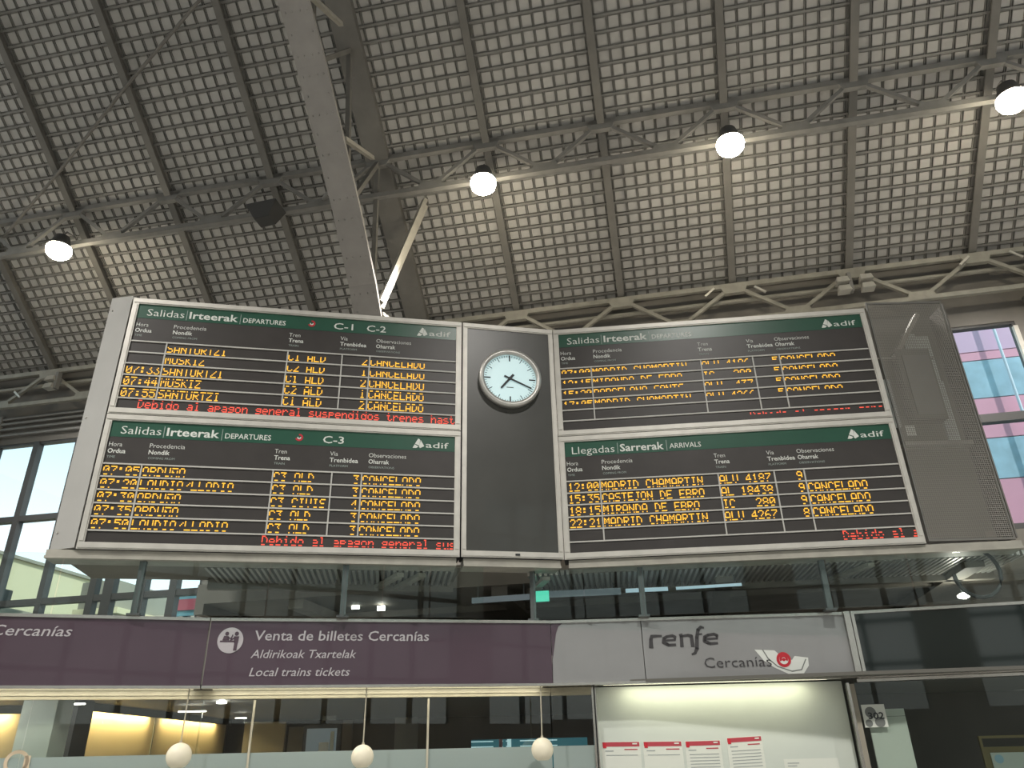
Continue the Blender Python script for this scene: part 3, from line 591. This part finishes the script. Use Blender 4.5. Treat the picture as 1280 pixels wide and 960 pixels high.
# light items seen through the glass
def at_h(px, py, h): x, z = uv(HF, px, py, h); return x, z
x, z = at_h(677, 745, 10.6)
g = thing('exit_sign', 'small glowing green emergency sign behind the glass', 'sign', HF, x, 10.6, z-.07); MB(HF).box(x-.10, x+.10, 10.6, 10.64, z-.07, z+.07).build('lit_face', M['exitm'], g); MB(HF).box(x-.1, x+.1, 10.64, 10.68, z-.08, z+.08).build('housing', M['postm'], g); MB(HF).box(x-.01, x+.01, 10.65, 10.67, z+.08, MZ).build('hanger', M['postm'], g)
def strip(p0, p1, h, th, mk, label, grp):
    x0, z0 = at_h(*p0, h); x1, z1 = at_h(*p1, h)
    g = thing('strip_light', label, 'lamp', HF, (x0+x1)/2, h, min(z0, z1)-th/2, grp)
    MB(HF).beam((x0, h, z0), (x1, h, z1), .03, th).build('light_tube', M[mk], g)
    for f in (.1, .9): q = x0+(x1-x0)*f; MB(HF).box(q-.008, q+.008, h+.015, h+.03, z0+(z1-z0)*f, MZ).build('hanger', M['postm'], g)
strip((782, 738.5), (835, 736), 10.9, .05, 'striplight', 'bright section of the cool strip light right of the fourth post', 'cool strip lights behind the glass')
strip((845, 735.5), (927, 730.5), 10.9, .035, 'striplight', 'far right thin section of the cool strip light', 'cool strip lights behind the glass')
strip((684, 743), (776, 739), 10.9, .09, 'stripdim', 'dim section of the cool strip light beside the green sign', 'cool strip lights behind the glass')
strip((590, 751), (662, 746), 10.9, .08, 'stripdim', 'dim section of the cool strip light left of the green sign', 'cool strip lights behind the glass')
for (px, py), lb in (((444, 758), 'small square white ceiling light right of the second post'), ((476, 760), 'small white ceiling light left of the thin glass seam')):
    x, z = at_h(px, py, 11.8); tag(MB(HF).box(x-.06, x+.06, 11.8, 11.84, z-.035, z+.035).build('ceiling_light', M['glow']), lb, 'lamp')
x, z = at_h(1204, 744, 12)
g = thing('round_light', 'round glowing body behind the glass at far right', 'lamp', HF, x, 12, z-.05)  # small round glowing body hung on a stem
MB(HF).lathe(x, 12, [(.03, z+.03), (.08, z), (.075, z-.03), (.02, z-.05)], 16).build('lamp_glass', M['glow'], g, True)
MB(HF).tube([(x, 12, z+.03), (x, 12, MZ)], .02, 8).build('stem', M['postm'], g)
ld = bpy.data.lights.new('d', 'POINT'); ld.energy = 12; ld.color = (1, .93, .8); ld.shadow_soft_size = .1; lo = bpy.data.objects.new('point_beam', ld); C.objects.link(lo); lo.location = HF(x, 11.8, z-.12)
x, z = at_h(1232, 712, 10.3)
tag(MB(HF).tube([(x + .27*math.cos(a*math.pi/10), 10.6, z+.02 + .30*math.sin(a*math.pi/10)) for a in range(-10, 5)], .025, 8, True).build('cable_loop', M['winframe']), 'dark loop of cable hanging under the perforated panel', 'cable')

# ================================================================ FASCIA SIGNS
ZS0, ZS1 = .785, 1.50
FA = frline(-5.76, 8.60, -3.63, 9.245); FB = frline(-3.63, 9.245, .42, 10.06); FC_ = frline(.42, 10.06, 4.17, 9.93); FD = frline(4.19, 9.90, 6.13, 9.43)
def LN(fr, x1, y1): return math.hypot(x1-fr.o.x, y1-fr.o.y)
LA, LB, LC, LD = LN(FA, -3.63, 9.245), LN(FB, .42, 10.06), LN(FC_, 4.17, 9.93), LN(FD, 6.13, 9.43)+1.6
def sign(label, fr, x0, x1, mk, rail='steel', cat='sign'):
    g = thing('sign_panel', label, cat, fr, (x0+x1)/2, 0, ZS0-.03)
    MB(fr).box(x0+.003, x1-.003, 0, .10, ZS0, ZS1).build('panel_face', M[mk], g)
    MB(fr).box(x0, x1, -.02, .12, ZS1, ZS1+.035).build('top_rail', M[rail], g); MB(fr).box(x0, x1, -.02, .12, ZS0-.03, ZS0).build('bottom_rail', M[rail], g)
    return g
def stext(g, fr, s, p0, p1, cap, mt, **k):
    x0, z0 = uv(fr, *p0); x1, z1 = uv(fr, *p1); return text(g, fr, s, x0, x1, (z0+z1)/2, cap, mt, **k)
g = sign('purple sign panel at the left edge reading Cercanías', FA, -2.4, LA-.015, 'purple')
x1, z = uv(FA, 89, 795.5); text(g, FA, 'Cercanías', x1-.80, x1, z, .118, M['signtext'], bold=.004, shear=.18)
g = sign('long purple sign panel for local train ticket sales with pictogram', FB, 0, LB, 'purple')
sB = g
stext(g, FB, 'Venta de billetes Cercanías', (318, 800), (536, 801.5), .118, M['signtext'], bold=.008, shear=.06)
stext(g, FB, 'Aldirikoak Txartelak', (313, 822), (445, 823), .098, M['signtext'], bold=.003, shear=.22)
stext(g, FB, 'Local trains tickets', (311, 845), (437, 845), .098, M['signtext'], bold=.003, shear=.22)
x, z = uv(FB, 288, 800.5); g2 = MB(FB).disc(x, z, .145, -.006, -.001, 40).build('pictogram_disc', M['signtext'], g)
b = MB(FB)
b.disc(x-.045, z+.075, .022, -.010, -.0065, 12); b.disc(x+.065, z+.075, .024, -.010, -.0065, 12)
b.prism([(x-.09, z+.0), (x-.075, z+.05), (x-.02, z+.045), (x-.015, z+.0)], -.010, -.0065); b.ribbon([(x-.03, z+.03), (x+.01, z+.02), (x+.02, z+.06)], .014, -.010, -.0065)
b.prism([(x+.035, z+.045), (x+.095, z+.045), (x+.09, z-.03), (x+.045, z-.03)], -.010, -.0065); b.ribbon([(x+.05, z+.03), (x+.0, z-.0)], .016, -.010, -.0065)
b.prism([(x+.048, z-.03), (x+.088, z-.03), (x+.082, z-.115), (x+.045, z-.115)], -.010, -.0065); b.ribbon([(x-.11, z-.012), (x+.05, z-.012)], .016, -.010, -.0065)
b.build('pictogram_figures', M['purple'], g2)
g = sign('grey sign panel between the purple panel and the seam beside the dark logo lettering', FC_, 0, LC*.306, 'greysign')
sC = g
# purple corner that runs on to the grey panel
MB(FB).prism([(LB-.10, ZS0+.002), (LB-.004, ZS0+.002), (LB-.004, ZS1-.18), (LB-.06, ZS1-.5)], -.006, -.001)
g = sign('grey logo sign panel with dark Cercanías lettering and red swirl', FC_, LC*.306+.004, LC, 'greysign')
sD = g
_c = [uv(FC_, x, y) for x, y in ((688.5, 779), (703, 779), (698, 783), (695, 792), (691, 825), (689, 848))]
MB(FC_).prism([(max(.004, a), min(c, ZS1-.003)) for a, c in _c][::-1], -.002, -.0005).build('purple_edge', M['purple'], sC)
# logo lettering
xr, zr = uv(FC_, 811, 809); xf, _ = uv(FC_, 869, 809); xe0, _ = uv(FC_, 881, 806); xe1, _ = uv(FC_, 899.5, 806)
def rn(x, z, w, h, kind, g):
    b = MB(FC_); s = .042
    if kind == 'r': b.ribbon([(x+.03, z), (x+.035, z+h*.6), (x+.05, z+h*.85), (x+w*.6, z+h-.02), (x+w, z+h-.02)], [s*1.3, s, s, s*.8, s*.6], -.006, -.002)
    if kind == 'e': b.ribbon([(x+.02, z+h*.48), (x+w-.03, z+h*.52), (x+w-.025, z+h*.75), (x+w*.72, z+h-.02), (x+w*.35, z+h-.03), (x+.03, z+h*.65), (x+.02, z+h*.35), (x+.06, z+.03), (x+w*.4, z+.018), (x+w*.85, z+.02)], [s*.6, s*.6, s*.9, s*.8, s*.8, s, s, s, s*.8, s*.7], -.006, -.002)
    if kind == 'n': b.ribbon([(x+.03, z), (x+.035, z+h*.8), (x+.03, z+h-.01)], s, -.006, -.002).ribbon([(x+.03, z+h-.03), (x+w*.6, z+h-.02), (x+w-.04, z+h*.8), (x+w-.035, z)], [s*.6, s*.8, s, s*1.1], -.006, -.002)
    b.build('logo_letter', M['darktext'], g)
h = .15; rn(xr, zr, .17, h, 'r', g); rn(xr+.17, zr, .195, h, 'e', g); rn(xr+.385, zr, .20, h, 'n', g); rn(xe0-.02, zr+.005, .21, h, 'e', g)
b = MB(FC_); b.ribbon([(xf-.05, zr-.10), (xf-.01, zr-.085), (xf+.02, zr-.03), (xf+.035, zr+.10), (xf+.06, zr+.19), (xf+.10, zr+.225), (xf+.135, zr+.215)], [.02, .035, .045, .045, .042, .035, .02], -.006, -.002).ribbon([(xf+.03, zr+.135), (xf+.10, zr+.14)], .02, -.006, -.002).build('logo_letter', M['darktext'], g)
# white ribbon, red ring
def fp(L): return [uv(FC_, x, y) for x, y in L]
MB(FC_).prism(fp([(943, 812), (968, 813), (976, 820), (990, 825), (993, 820), (1010, 822), (1011, 832), (1004, 843), (998, 846), (985, 842), (967, 834), (955, 826)][::-1]), -.0035, -.001).build('logo_patch', M['white'], g)
MB(FC_).ribbon(fp([(953, 812), (960, 823), (972, 833), (990, 839), (1002, 837), (1007, 824)]), .012, -.006, -.0036).build('logo_line', M['greyprint'], g)
x, z = uv(FC_, 979.5, 824.5); MB(FC_).ring(x, z, .055, .088, -.008, -.0036, 32).build('logo_ring', M['red'], g); MB(FC_).disc(x, z, .056, -.0075, -.0036, 24).build('logo_disc', M['white'], g)
MB(FC_).ring(x, z+.005, .022, .052, -.0095, -.0076, 20, R(-30), R(210)).build('logo_swirl', M['red'], g); MB(FC_).disc(x, z, .02, -.0095, -.0076, 16).build('logo_dot', M['red'], g)
stext(g, FC_, 'Cercanías', (881, 834), (965, 833.5), .125, M['darktext'], bold=-.006, y=-.009)
tag(MB(FD).box(-.07, .0, -.04, .14, ZS0-.03, ZS1+.035).box(.012, .05, -.03, .1, ZS0-.03, ZS1+.035).build('corner_post', M['steel']), 'polished steel corner post between the grey and dark sign panels', 'post')
g = sign('dark green glass sign panel at the right end', FD, .05, LD, 'darksign')
for fr, pxs, g in ((FB, (405, 433, 520), sB), (FC_, (738, 780), sC), (FC_, (868, 998, 1030), sD)):
    for q in pxs:
        x, z = uv(fr, q, 775); MB(fr).box(x-.03, x+.03, -.035, -.0201, ZS1-.002, ZS1+.03).build('rail_clip', M['steel'], g)

# ================================================================ TICKET OFFICE
segs = ((FA, -2.4, LA, 'far left'), (FB, 0, LB, 'middle'), (FC_, 0, LC, 'right'))
tag(MB(WF).hexa([(-9.5, 7.6, ZS0-.02), (-3.6, 9.35, ZS0-.02), (-3.6, 18, ZS0-.02), (-9.5, 18, ZS0-.02), (-9.5, 7.6, ZS0+.02), (-3.6, 9.35, ZS0+.02), (-3.6, 18, ZS0+.02), (-9.5, 18, ZS0+.02)]).hexa([(-3.6, 9.35, ZS0-.02), (.42, 10.16, ZS0-.02), (.42, 18, ZS0-.02), (-3.6, 18, ZS0-.02), (-3.6, 9.35, ZS0+.02), (.42, 10.16, ZS0+.02), (.42, 18, ZS0+.02), (-3.6, 18, ZS0+.02)]).hexa([(.42, 10.16, ZS0-.02), (8, 9.1, ZS0-.02), (8, 18, ZS0-.02), (.42, 18, ZS0-.02), (.42, 10.16, ZS0+.02), (8, 9.1, ZS0+.02), (8, 18, ZS0+.02), (.42, 18, ZS0+.02)]).build('ceiling_office', M['officeceil']), kind='structure')
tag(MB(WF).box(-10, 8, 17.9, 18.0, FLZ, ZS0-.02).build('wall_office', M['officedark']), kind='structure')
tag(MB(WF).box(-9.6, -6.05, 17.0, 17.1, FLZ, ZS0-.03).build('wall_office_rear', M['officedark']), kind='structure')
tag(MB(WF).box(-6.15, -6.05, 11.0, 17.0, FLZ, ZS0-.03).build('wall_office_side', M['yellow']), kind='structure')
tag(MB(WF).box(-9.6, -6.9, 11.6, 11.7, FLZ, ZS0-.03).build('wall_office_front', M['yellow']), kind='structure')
tag(MB(WF).box(-6.04, -6.02, 13.6, 13.62, FLZ, .7).build('trim_2', M['greyprint']), kind='structure')
tag(MB(WF).hexa([(-5.6, 16.8, FLZ), (-4.85, 17.1, FLZ), (-4.85, 17.2, FLZ), (-5.6, 16.9, FLZ), (-5.6, 16.8, .72), (-4.85, 17.1, .72), (-4.85, 17.2, .72), (-5.6, 16.9, .72)]).build('partition_panel', M['creamwall']), 'cream partition at the rear of the ticket office', 'partition')
tag(MB(WF).hexa([(-4.8, 17.2, FLZ), (-4.5, 17.3, FLZ), (-4.5, 17.4, FLZ), (-4.8, 17.3, FLZ), (-4.8, 17.2, .62), (-4.5, 17.3, .62), (-4.5, 17.4, .62), (-4.8, 17.3, .62)]).build('partition_panel', M['truss']), 'narrow grey partition right of the cream one', 'partition')
x, z = uv(WF, 50, 900, 9.6)
tag(MB(WF).box(x-.12, x+.28, 9.4, 9.75, FLZ, ZS0-.025).build('column', M['column']), 'pale grey column behind the glass at the left', 'column')
x, z = uv(WF, 84, 900, 10.6); tag(MB(WF).box(x-.22, x+.16, 10.5, 10.9, FLZ, ZS0-.025).build('column', M['winframe']), 'dark slate column behind the pale grey column', 'column')
x, z = uv(WF, 96, 920, 9.0)
# lamps in the office
for (x0, y0, x1, y1, lb, pw) in ((-5.97, 11.2, -5.97, 13.4, 'warm ceiling strip lamp washing the near part of the yellow wall', 1), (-5.97, 13.9, -5.97, 16.4, 'warm ceiling strip lamp washing the rear part of the yellow wall', .8), (-8.6, 11.50, -7.2, 11.50, 'warm ceiling strip lamp by the far left yellow wall', .8)):
    tag(MB(WF).beam((x0, y0, .745), (x1, y1, .745), .04, .02).build('strip_lamp', M['warm']), lb, 'lamp')
    ld = bpy.data.lights.new('a', 'AREA'); ld.shape = 'RECTANGLE'; ld.size = max(abs(x1-x0), abs(y1-y0)); ld.size_y = .1; ld.energy = OFFICE_POWER*pw; ld.color = (1, .72, .32)
    lo = bpy.data.objects.new('strip_lamp_light', ld); C.objects.link(lo); lo.location = ((x0+x1)/2, (y0+y1)/2, .69+CZ)
    dirx = Vector((-.12, 0, -1)) if x0 == x1 else Vector((0, .12, -1)); q = dirx.to_track_quat('-Z', 'Y')
    if x0 == x1: lo.matrix_world = Matrix.Translation(lo.location) @ q.to_matrix().to_4x4() @ rot2(0 if abs((q @ Vector((1, 0, 0))).y) > .5 else R(90))
    else: lo.matrix_world = Matrix.Translation(lo.location) @ q.to_matrix().to_4x4() @ rot2(0 if abs((q @ Vector((1, 0, 0))).x) > .5 else R(90))
for (px, py, w, lb) in ((92, 882, .14, 'small oval ceiling light beside the slate column'), (240, 891, .22, 'slim ceiling light behind the leftmost globe cord'), (301, 899, .1, 'tiny ceiling light at the end of the yellow wall')):
    r = ray(px, py); k = .66/r.z; P = r*k
    tag(MB(WF).box(P.x-w*.9, P.x+w*.9, P.y-.03, P.y+.03, .67, .685).build('ceiling_light', M['glow']), lb, 'lamp')
tag(MB(WF).box(-5.88, -5.86, 11.1, 16.8, .66, .765).build('valance_1', M['officedark']), kind='structure'); tag(MB(WF).box(-9, -6.95, 11.40, 11.42, .66, .765).build('valance_2', M['officedark']), kind='structure')  # valances added to hide the warm strip lamps from view
gx0 = uv(FC_, 742, 900, .34)[0]
for x_, y_, e_ in ((-6.5, 9.05, 22), (-8.2, 9.6, 16), (-4.2, 11.5, 6)):  # fill lamps added to brighten the pale column and the office interior
    ld = bpy.data.lights.new('d', 'POINT'); ld.energy = e_; ld.color = (1, .97, .88); ld.shadow_soft_size = .08; lo = bpy.data.objects.new('point_beam', ld); C.objects.link(lo); lo.location = (x_, y_, CZ+.6)
    tag(MB(WF).lathe(x_, y_, [(.07, .765), (.07, .74), (.05, .735)], 14).build('round_light', M['glow']), {-6.5: 'added fill lamp before the pale grey column', -8.2: 'added fill lamp in the far left office bay', -4.2: 'added fill lamp deep in the office behind the leftmost globe'}[x_], 'lamp')
# glazing: cream head beam, clear panes, frosted band
GY = .34
for fr, a, c, lb in ((FA, -2.2, LA-.1, 'left purple sign'), (FB, .1, LB-.1, 'long purple sign')):
    tag(MB(fr).box(a, c, .14, .18, .752, .764).build('strip_lamp', M['softstrip']), 'thin strip lamp tucked under the ' + lb, 'lamp')
    ld = bpy.data.lights.new('a', 'AREA'); ld.shape = 'RECTANGLE'; ld.size = c-a; ld.size_y = .04; ld.energy = 2.4*(c-a); ld.color = (1, .95, .78)
    lo = bpy.data.objects.new('strip_lamp_light', ld); C.objects.link(lo); lo.matrix_world = Matrix.Translation(fr((a+c)/2, .16, .74)) @ rot2(fr.a) @ Vector((0, .25, -1)).to_track_quat('-Z', 'Y').to_matrix().to_4x4()
for fr, a, c, lb in ((FA, -2.4, LA+.06, 'left'), (FB, -.06, LB+.09, 'middle'), (FC_, -.06, gx0+.05, 'right end of the')):
    tag(MB(fr).box(a+.03, c-.06, GY-.05, GY+.05, .662, .755).box(a+.03, c-.06, GY-.07, GY-.05, .70, .755).build('head_beam', M['cream']), 'lit cream head beam over the %s office glazing' % lb, 'beam')
def gx(fr, px, py=900): return uv(fr, px, py, GY)[0]
pn = [(FA, -2.4, gx(FA, 36), 'at the left edge of the picture'), (FA, gx(FA, 36), LA+.03, 'in front of the yellow wall'), (FB, -.03, gx(FB, 316), 'behind the leftmost globe lamp'), (FB, gx(FB, 316), gx(FB, 535), 'behind the middle globe lamp'), (FB, gx(FB, 535), LB+.04, 'behind the right globe lamp'), (FC_, -.035, gx(FC_, 742), 'left of the pale lit wall')]
for fr, a, c, lb in pn:
    g = thing('office_glazing', 'tall office glass pane with frosted band ' + lb, 'glass', fr, (a+c)/2, GY, FLZ, 'office glazing panes')
    MB(fr).box(a+.005, c-.005, GY, GY+.01, .085, .66).build('clear_pane', M['officeglass'], g)
    MB(fr).box(a+.005, c-.005, GY, GY+.01, FLZ, .085).build('frosted_band', M['frost'], g)
for px, fr, lb in ((316, FB, 'between the left and middle globe lamps'), (535, FB, 'right of the middle globe lamp')):
    x = gx(fr, px); tag(MB(fr).box(x-.012, x+.012, GY-.02, GY+.02, FLZ, .65).build('glazing_seam', M['cord']), 'thin pale vertical seam of the office glass ' + lb, 'seam')
x = gx(FC_, 743); tag(MB(FC_).box(x-.02, x+.006, GY-.06, GY+.06, FLZ, .755).box(x+.022, x+.035, GY-.06, GY+.06, FLZ, .755).build('glazing_post', M['steel']), 'slim steel post left of the pale lit wall', 'post')
tag(MB(FC_).box(x+.006, x+.022, GY-.03, GY+.06, FLZ, .755).build('post_gap', M['black']), 'black joint in the slim steel post beside the pale wall', 'joint')
# mirrored lettering cut by the picture edge
x1, z1 = uv(FA, 38, 957, GY-.01)
b = MB(FA); X1, Z1 = uv(FA, 35.5, 944.5, GY); X0, Z0 = uv(FA, 8, 952, GY)
b.ring((X0+X1)/2, Z0-.01, .085, .12, GY-.012, GY-.006, 32); b.box(X1-.03, X1+.03, GY-.012, GY-.006, Z0-.32, Z1)
b.box(X1-.33, X1-.29, GY-.012, GY-.006, Z0-.12, Z1+.03)
tag(b.build('window_lettering', M['tan']), 'tan lettering applied to the frosted glass at the bottom left', 'lettering')
# globes
for k, (x, top, lb) in enumerate(((-3.66, .755, 'leftmost'), (-1.73, .755, 'middle'), (.235, .755, 'right'))):
    y = (9.285, 9.68, 10.07)[k]; px = (223.5, 453, 678)[k]; py = (945, 946, 937)[k]
    X, Z = uv(WF, px, py, y); r = (.134, .128, .132)[k]
    g = thing('globe_pendant', '%s cream globe pendant lamp hanging before the office glass' % lb, 'lamp', WF, X, y, Z-r, group='globe pendant lamps')
    MB(WF).lathe(X, y, [(r*math.cos(a), Z+r*math.sin(a)) for a in [R(d) for d in range(-62, 90, 12)]] + [(.012, Z+r)], 28).build('globe', M['globe'], g, True)
    MB(WF).tube([(X, y, Z+r), (X, y, Z+r+.02)], .016, 10).build('cap', M['cord'], g)
    MB(WF).tube([(X, y, Z+r), (X+.004, y+.0, .755)], .0075, 8).build('cord', M['cord'], g)
# interior dark items
def wbox(name, mk, p0, p1, y, lb, cat, d=.05):
    x0, z1 = uv(WF, *p0, y); x1, z0 = uv(WF, *p1, y); z0 = z0 if name == 'duct_box' else FLZ; return tag(MB(WF).box(x0, x1, y, y+d, z0, z1).build(name, M[mk]), lb, cat)
x0, z1 = uv(WF, 384, 911, 14); x1, z0 = uv(WF, 419, 944, 14)
g = thing('framed_screen', 'bright framed screen inside the office behind the middle globe', 'screen', WF, (x0+x1)/2, 14, z0)
MB(WF).box(x0-.06, x1+.06, 14.01, 14.06, z0-.2, z1+.06).build('frame', M['winframe'], g); MB(WF).box(x0, x1, 14.0, 14.009, z0-.1, z1).build('glowing_face', M['stripdim'], g)
MB(WF).box(x0+.22, x1-.12, 13.99, 13.999, z0-.05, z0+.2).build('bright_patch', M['spot'], g); MB(WF).box(x1-.10, x1-.04, 13.99, 13.999, z0, z1-.05).build('bright_patch', M['column'], g)
wbox('duct_box', 'truss', (403, 895), (420, 900), 14, 'small grey box above the framed screen', 'box')
wbox('door_leaf', 'rafter', (429, 900), (438, 945), 15, 'grey door leaf right of the framed screen', 'door')
wbox('cupboard', 'rafter', (494, 897), (521, 945), 14, 'dark olive cupboard behind the office glass', 'cupboard')
x0, z1 = uv(WF, 589, 925, 13); x1, z0 = uv(WF, 735, 940, 13)
g = thing('screen_row', 'row of teal screens low inside the office behind the right globe', 'screen', WF, (x0+x1)/2, 13, z0-.2)
MB(WF).box(x0, x1, 13, 13.05, z0-.2, z1).build('screen', M['teal'], g)
wd = x1-x0
for a, c in ((0, .19), (.245, .275), (.30, .345), (.42, .56), (.63, .74)):
    MB(WF).box(x0+a*wd, x0+c*wd, 12.99, 12.999, z1-.035, z1-.02).build('screen_line', M['tealw'], g); MB(WF).box(x0+a*wd, x0+c*wd, 12.99, 12.999, z1-.11, z1-.095).build('screen_line', M['tealw'], g)
MB(WF).box(x0+.24*wd, x0+.27*wd, 12.985, 12.998, z1-.2, z1-.0).build('screen_block', M['pinkc'], g); MB(WF).box(x0+.31*wd, x0+.345*wd, 12.985, 12.998, z1-.2, z1).build('screen_block', M['tealw'], g)
# pale lit wall with notices
xa, xb = gx(FC_, 746), uv(FC_, 1063, 900, GY)[0]
tag(MB(FC_).box(xa, xb-.01, GY+.02, GY+.10, FLZ, .75).build('wall_notice', M['litwall']), kind='structure')
tag(MB(FC_).box(xa+.1, LC-.35, .13, .17, .757, .766).build('strip_lamp', M['cool']), 'strip lamp hidden above the pale wall with the notices', 'lamp')
ld = bpy.data.lights.new('a', 'AREA'); ld.shape = 'RECTANGLE'; ld.size = 2.3; ld.size_y = .05; ld.energy = 7; ld.color = (1, .97, .70)
lo = bpy.data.objects.new('strip_lamp_light', ld); C.objects.link(lo); q = (Vector((0, .35, -1))).to_track_quat('-Z', 'Y')
lo.matrix_world = Matrix.Translation(FC_((xa+LC)/2-.1, .19, .725)) @ rot2(FC_.a) @ q.to_matrix().to_4x4()
for k, (tl, tr, bl, lb) in enumerate((((752, 927), (800, 927), 0, 'leftmost notice with blank body and red header'), ((803.5, 926.5), (852.5, 926.5), 0, 'second notice from the left with blank body and red header'), ((856, 926), (900.5, 924.5), 1, 'third notice from the left with printed lines'), ((908, 922), (952, 919), 1, 'tilted rightmost red headed notice with printed lines'))):
    x0, z0 = uv(FC_, *tl, GY); x1, z1 = uv(FC_, *tr, GY); w = x1-x0; tilt = (z1-z0)/w + (.0 if k < 3 else .03)
    g = thing('notice', 'white paper %s' % lb, 'poster', FC_, x0, GY, z0-.62, 'red headed notices on the pale wall')
    def Q(u, v): return (x0+u*w-tilt*(v)*0 , z0 + tilt*u*w*.5 - v)
    def quad(nm, mk, u0, u1, v0, v1, y): 
        p = [Q(u0, v1), Q(u1, v1), Q(u1, v0), Q(u0, v0)]; MB(FC_).prism(p, y, y+.0015).build(nm, M[mk], g)
    Q0 = Q; quad('paper', 'paper', 0, 1, 0, .62, GY+.0165); quad('header_strip', 'redline', .02, .98, .008, .058, GY+.0145)
    quad('header_logo', 'paper', .80, .92, .02, .035, GY+.0125); quad('header_logo', 'red', .03, .12, .015, .075, GY+.0125); quad('sub_line', 'redline', .58, .92, .085, .097, GY+.0145); quad('text_line', 'printline', .08, .3, .10, .112, GY+.0145)
    for q_ in range(9 if bl else 1): quad('text_line', 'printline', .10, .92, .15+.035*q_, .158+.035*q_, GY+.0145)
x0, z0 = uv(FC_, 980, 949, GY); x1, _ = uv(FC_, 1048, 948, GY)
g = thing('notice', 'small white paper sheet lower right on the pale wall', 'poster', FC_, x0, GY, z0-.3); MB(FC_).box(x0, x1, GY+.0165, GY+.018, z0-.3, z0).build('paper', M['paper'], g)
for k in range(3): MB(FC_).box(x0+.04, x0+.18-.03*k, GY+.0145, GY+.016, z0-.05-.03*k, z0-.04-.03*k).build('text_line', M['printline'], g)
# ---- right hand glazed front
xj = uv(FD, 1061, 876, .2)[0]
tag(MB(FD).box(xj, xj+.03, .12, .30, FLZ, .71).build('door_1', M['steel']), kind='structure')
tag(MB(FD).box(xj+.035, xj+.10, .20, .30, FLZ, .70).build('trim_3', M['greybld']), kind='structure')
tag(MB(FD).box(-.05, LD, .14, .30, .715, .75).build('head_beam', M['steel']), 'steel head beam over the right glazed front', 'beam')
g = thing('shop_front', 'large clear glass front of the dark shop at the right', 'glass', FD, 1.5, .22, FLZ); MB(FD).box(xj+.11, LD, .22, .23, FLZ, .714).build('glass_pane', M['glass'], g)
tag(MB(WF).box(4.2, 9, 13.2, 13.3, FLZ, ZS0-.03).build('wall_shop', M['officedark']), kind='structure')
x0, z1 = uv(FD, 1083, 887, .25); x1, _ = uv(FD, 1130, 887, .25)
tag(MB(FD).box(x0, x1, .26, .30, FLZ, .32).box(x0, x1, .26, .30, .325, z1).build('sliding_panel', M['creamwall']), 'pale panel behind the glass below the number plate', 'panel')
x0, z1 = uv(FD, 1076, 881, .2); x1, _ = uv(FD, 1105, 881, .2); _, z0 = uv(FD, 1078, 909.5, .2)
g = thing('number_plate', 'white square plate reading 302 with grey blobs', 'sign', FD, (x0+x1)/2, .2, z0)
MB(FD).box(x0, x1, .205, .215, z0, z1).build('plate', M['paper'], g); w = x1-x0; hh = z1-z0
MB(FD).disc(x0+w*.35, z1-hh*.35, w*.24, .202, .2045, 20).build('blob', M['greyprint'], g); MB(FD).disc(x0+w*.68, z0+hh*.22, w*.22, .202, .2045, 20).build('blob', M['greyprint'], g); MB(FD).disc(x0+w*.2, z0+hh*.18, w*.16, .202, .2045, 20).build('blob', M['greyprint'], g)
text(g, FD, '302', x0+w*.22, x0+w*.9, z0+hh*.36, hh*.30, M['black'], bold=.02, y=.2005, name='number')
x0, z1 = uv(FD, 1222, 920, .9); x1 = x0+1.2
g = thing('framed_notice', 'brass framed notice board at the bottom right', 'notice board', FD, x0+.6, .9, z1-.9)
for a in ((x0, x1, z1-.03, z1), (x0, x0+.03, z1-.9, z1-.03), (x1-.03, x1, z1-.9, z1-.03), (x0+.03, x1-.03, z1-.15, z1-.125)): MB(FD).box(a[0], a[1], .88, .93, a[2], a[3]).build('frame_bar', M['yframe'], g)
MB(FD).box(x0+.03, x1-.03, .91, .93, z1-.9, z1-.15).build('back_board', M['yframe'], g); MB(FD).box(x0+.09, x1-.1, .895, .909, z1-.9, z1-.19).build('paper', M['paper'], g)
MB(FD).disc(x0+.17, z1-.26, .05, .890, .894, 20).build('paper_mark', M['bluec'], g)
print('objects', len(bpy.data.objects))
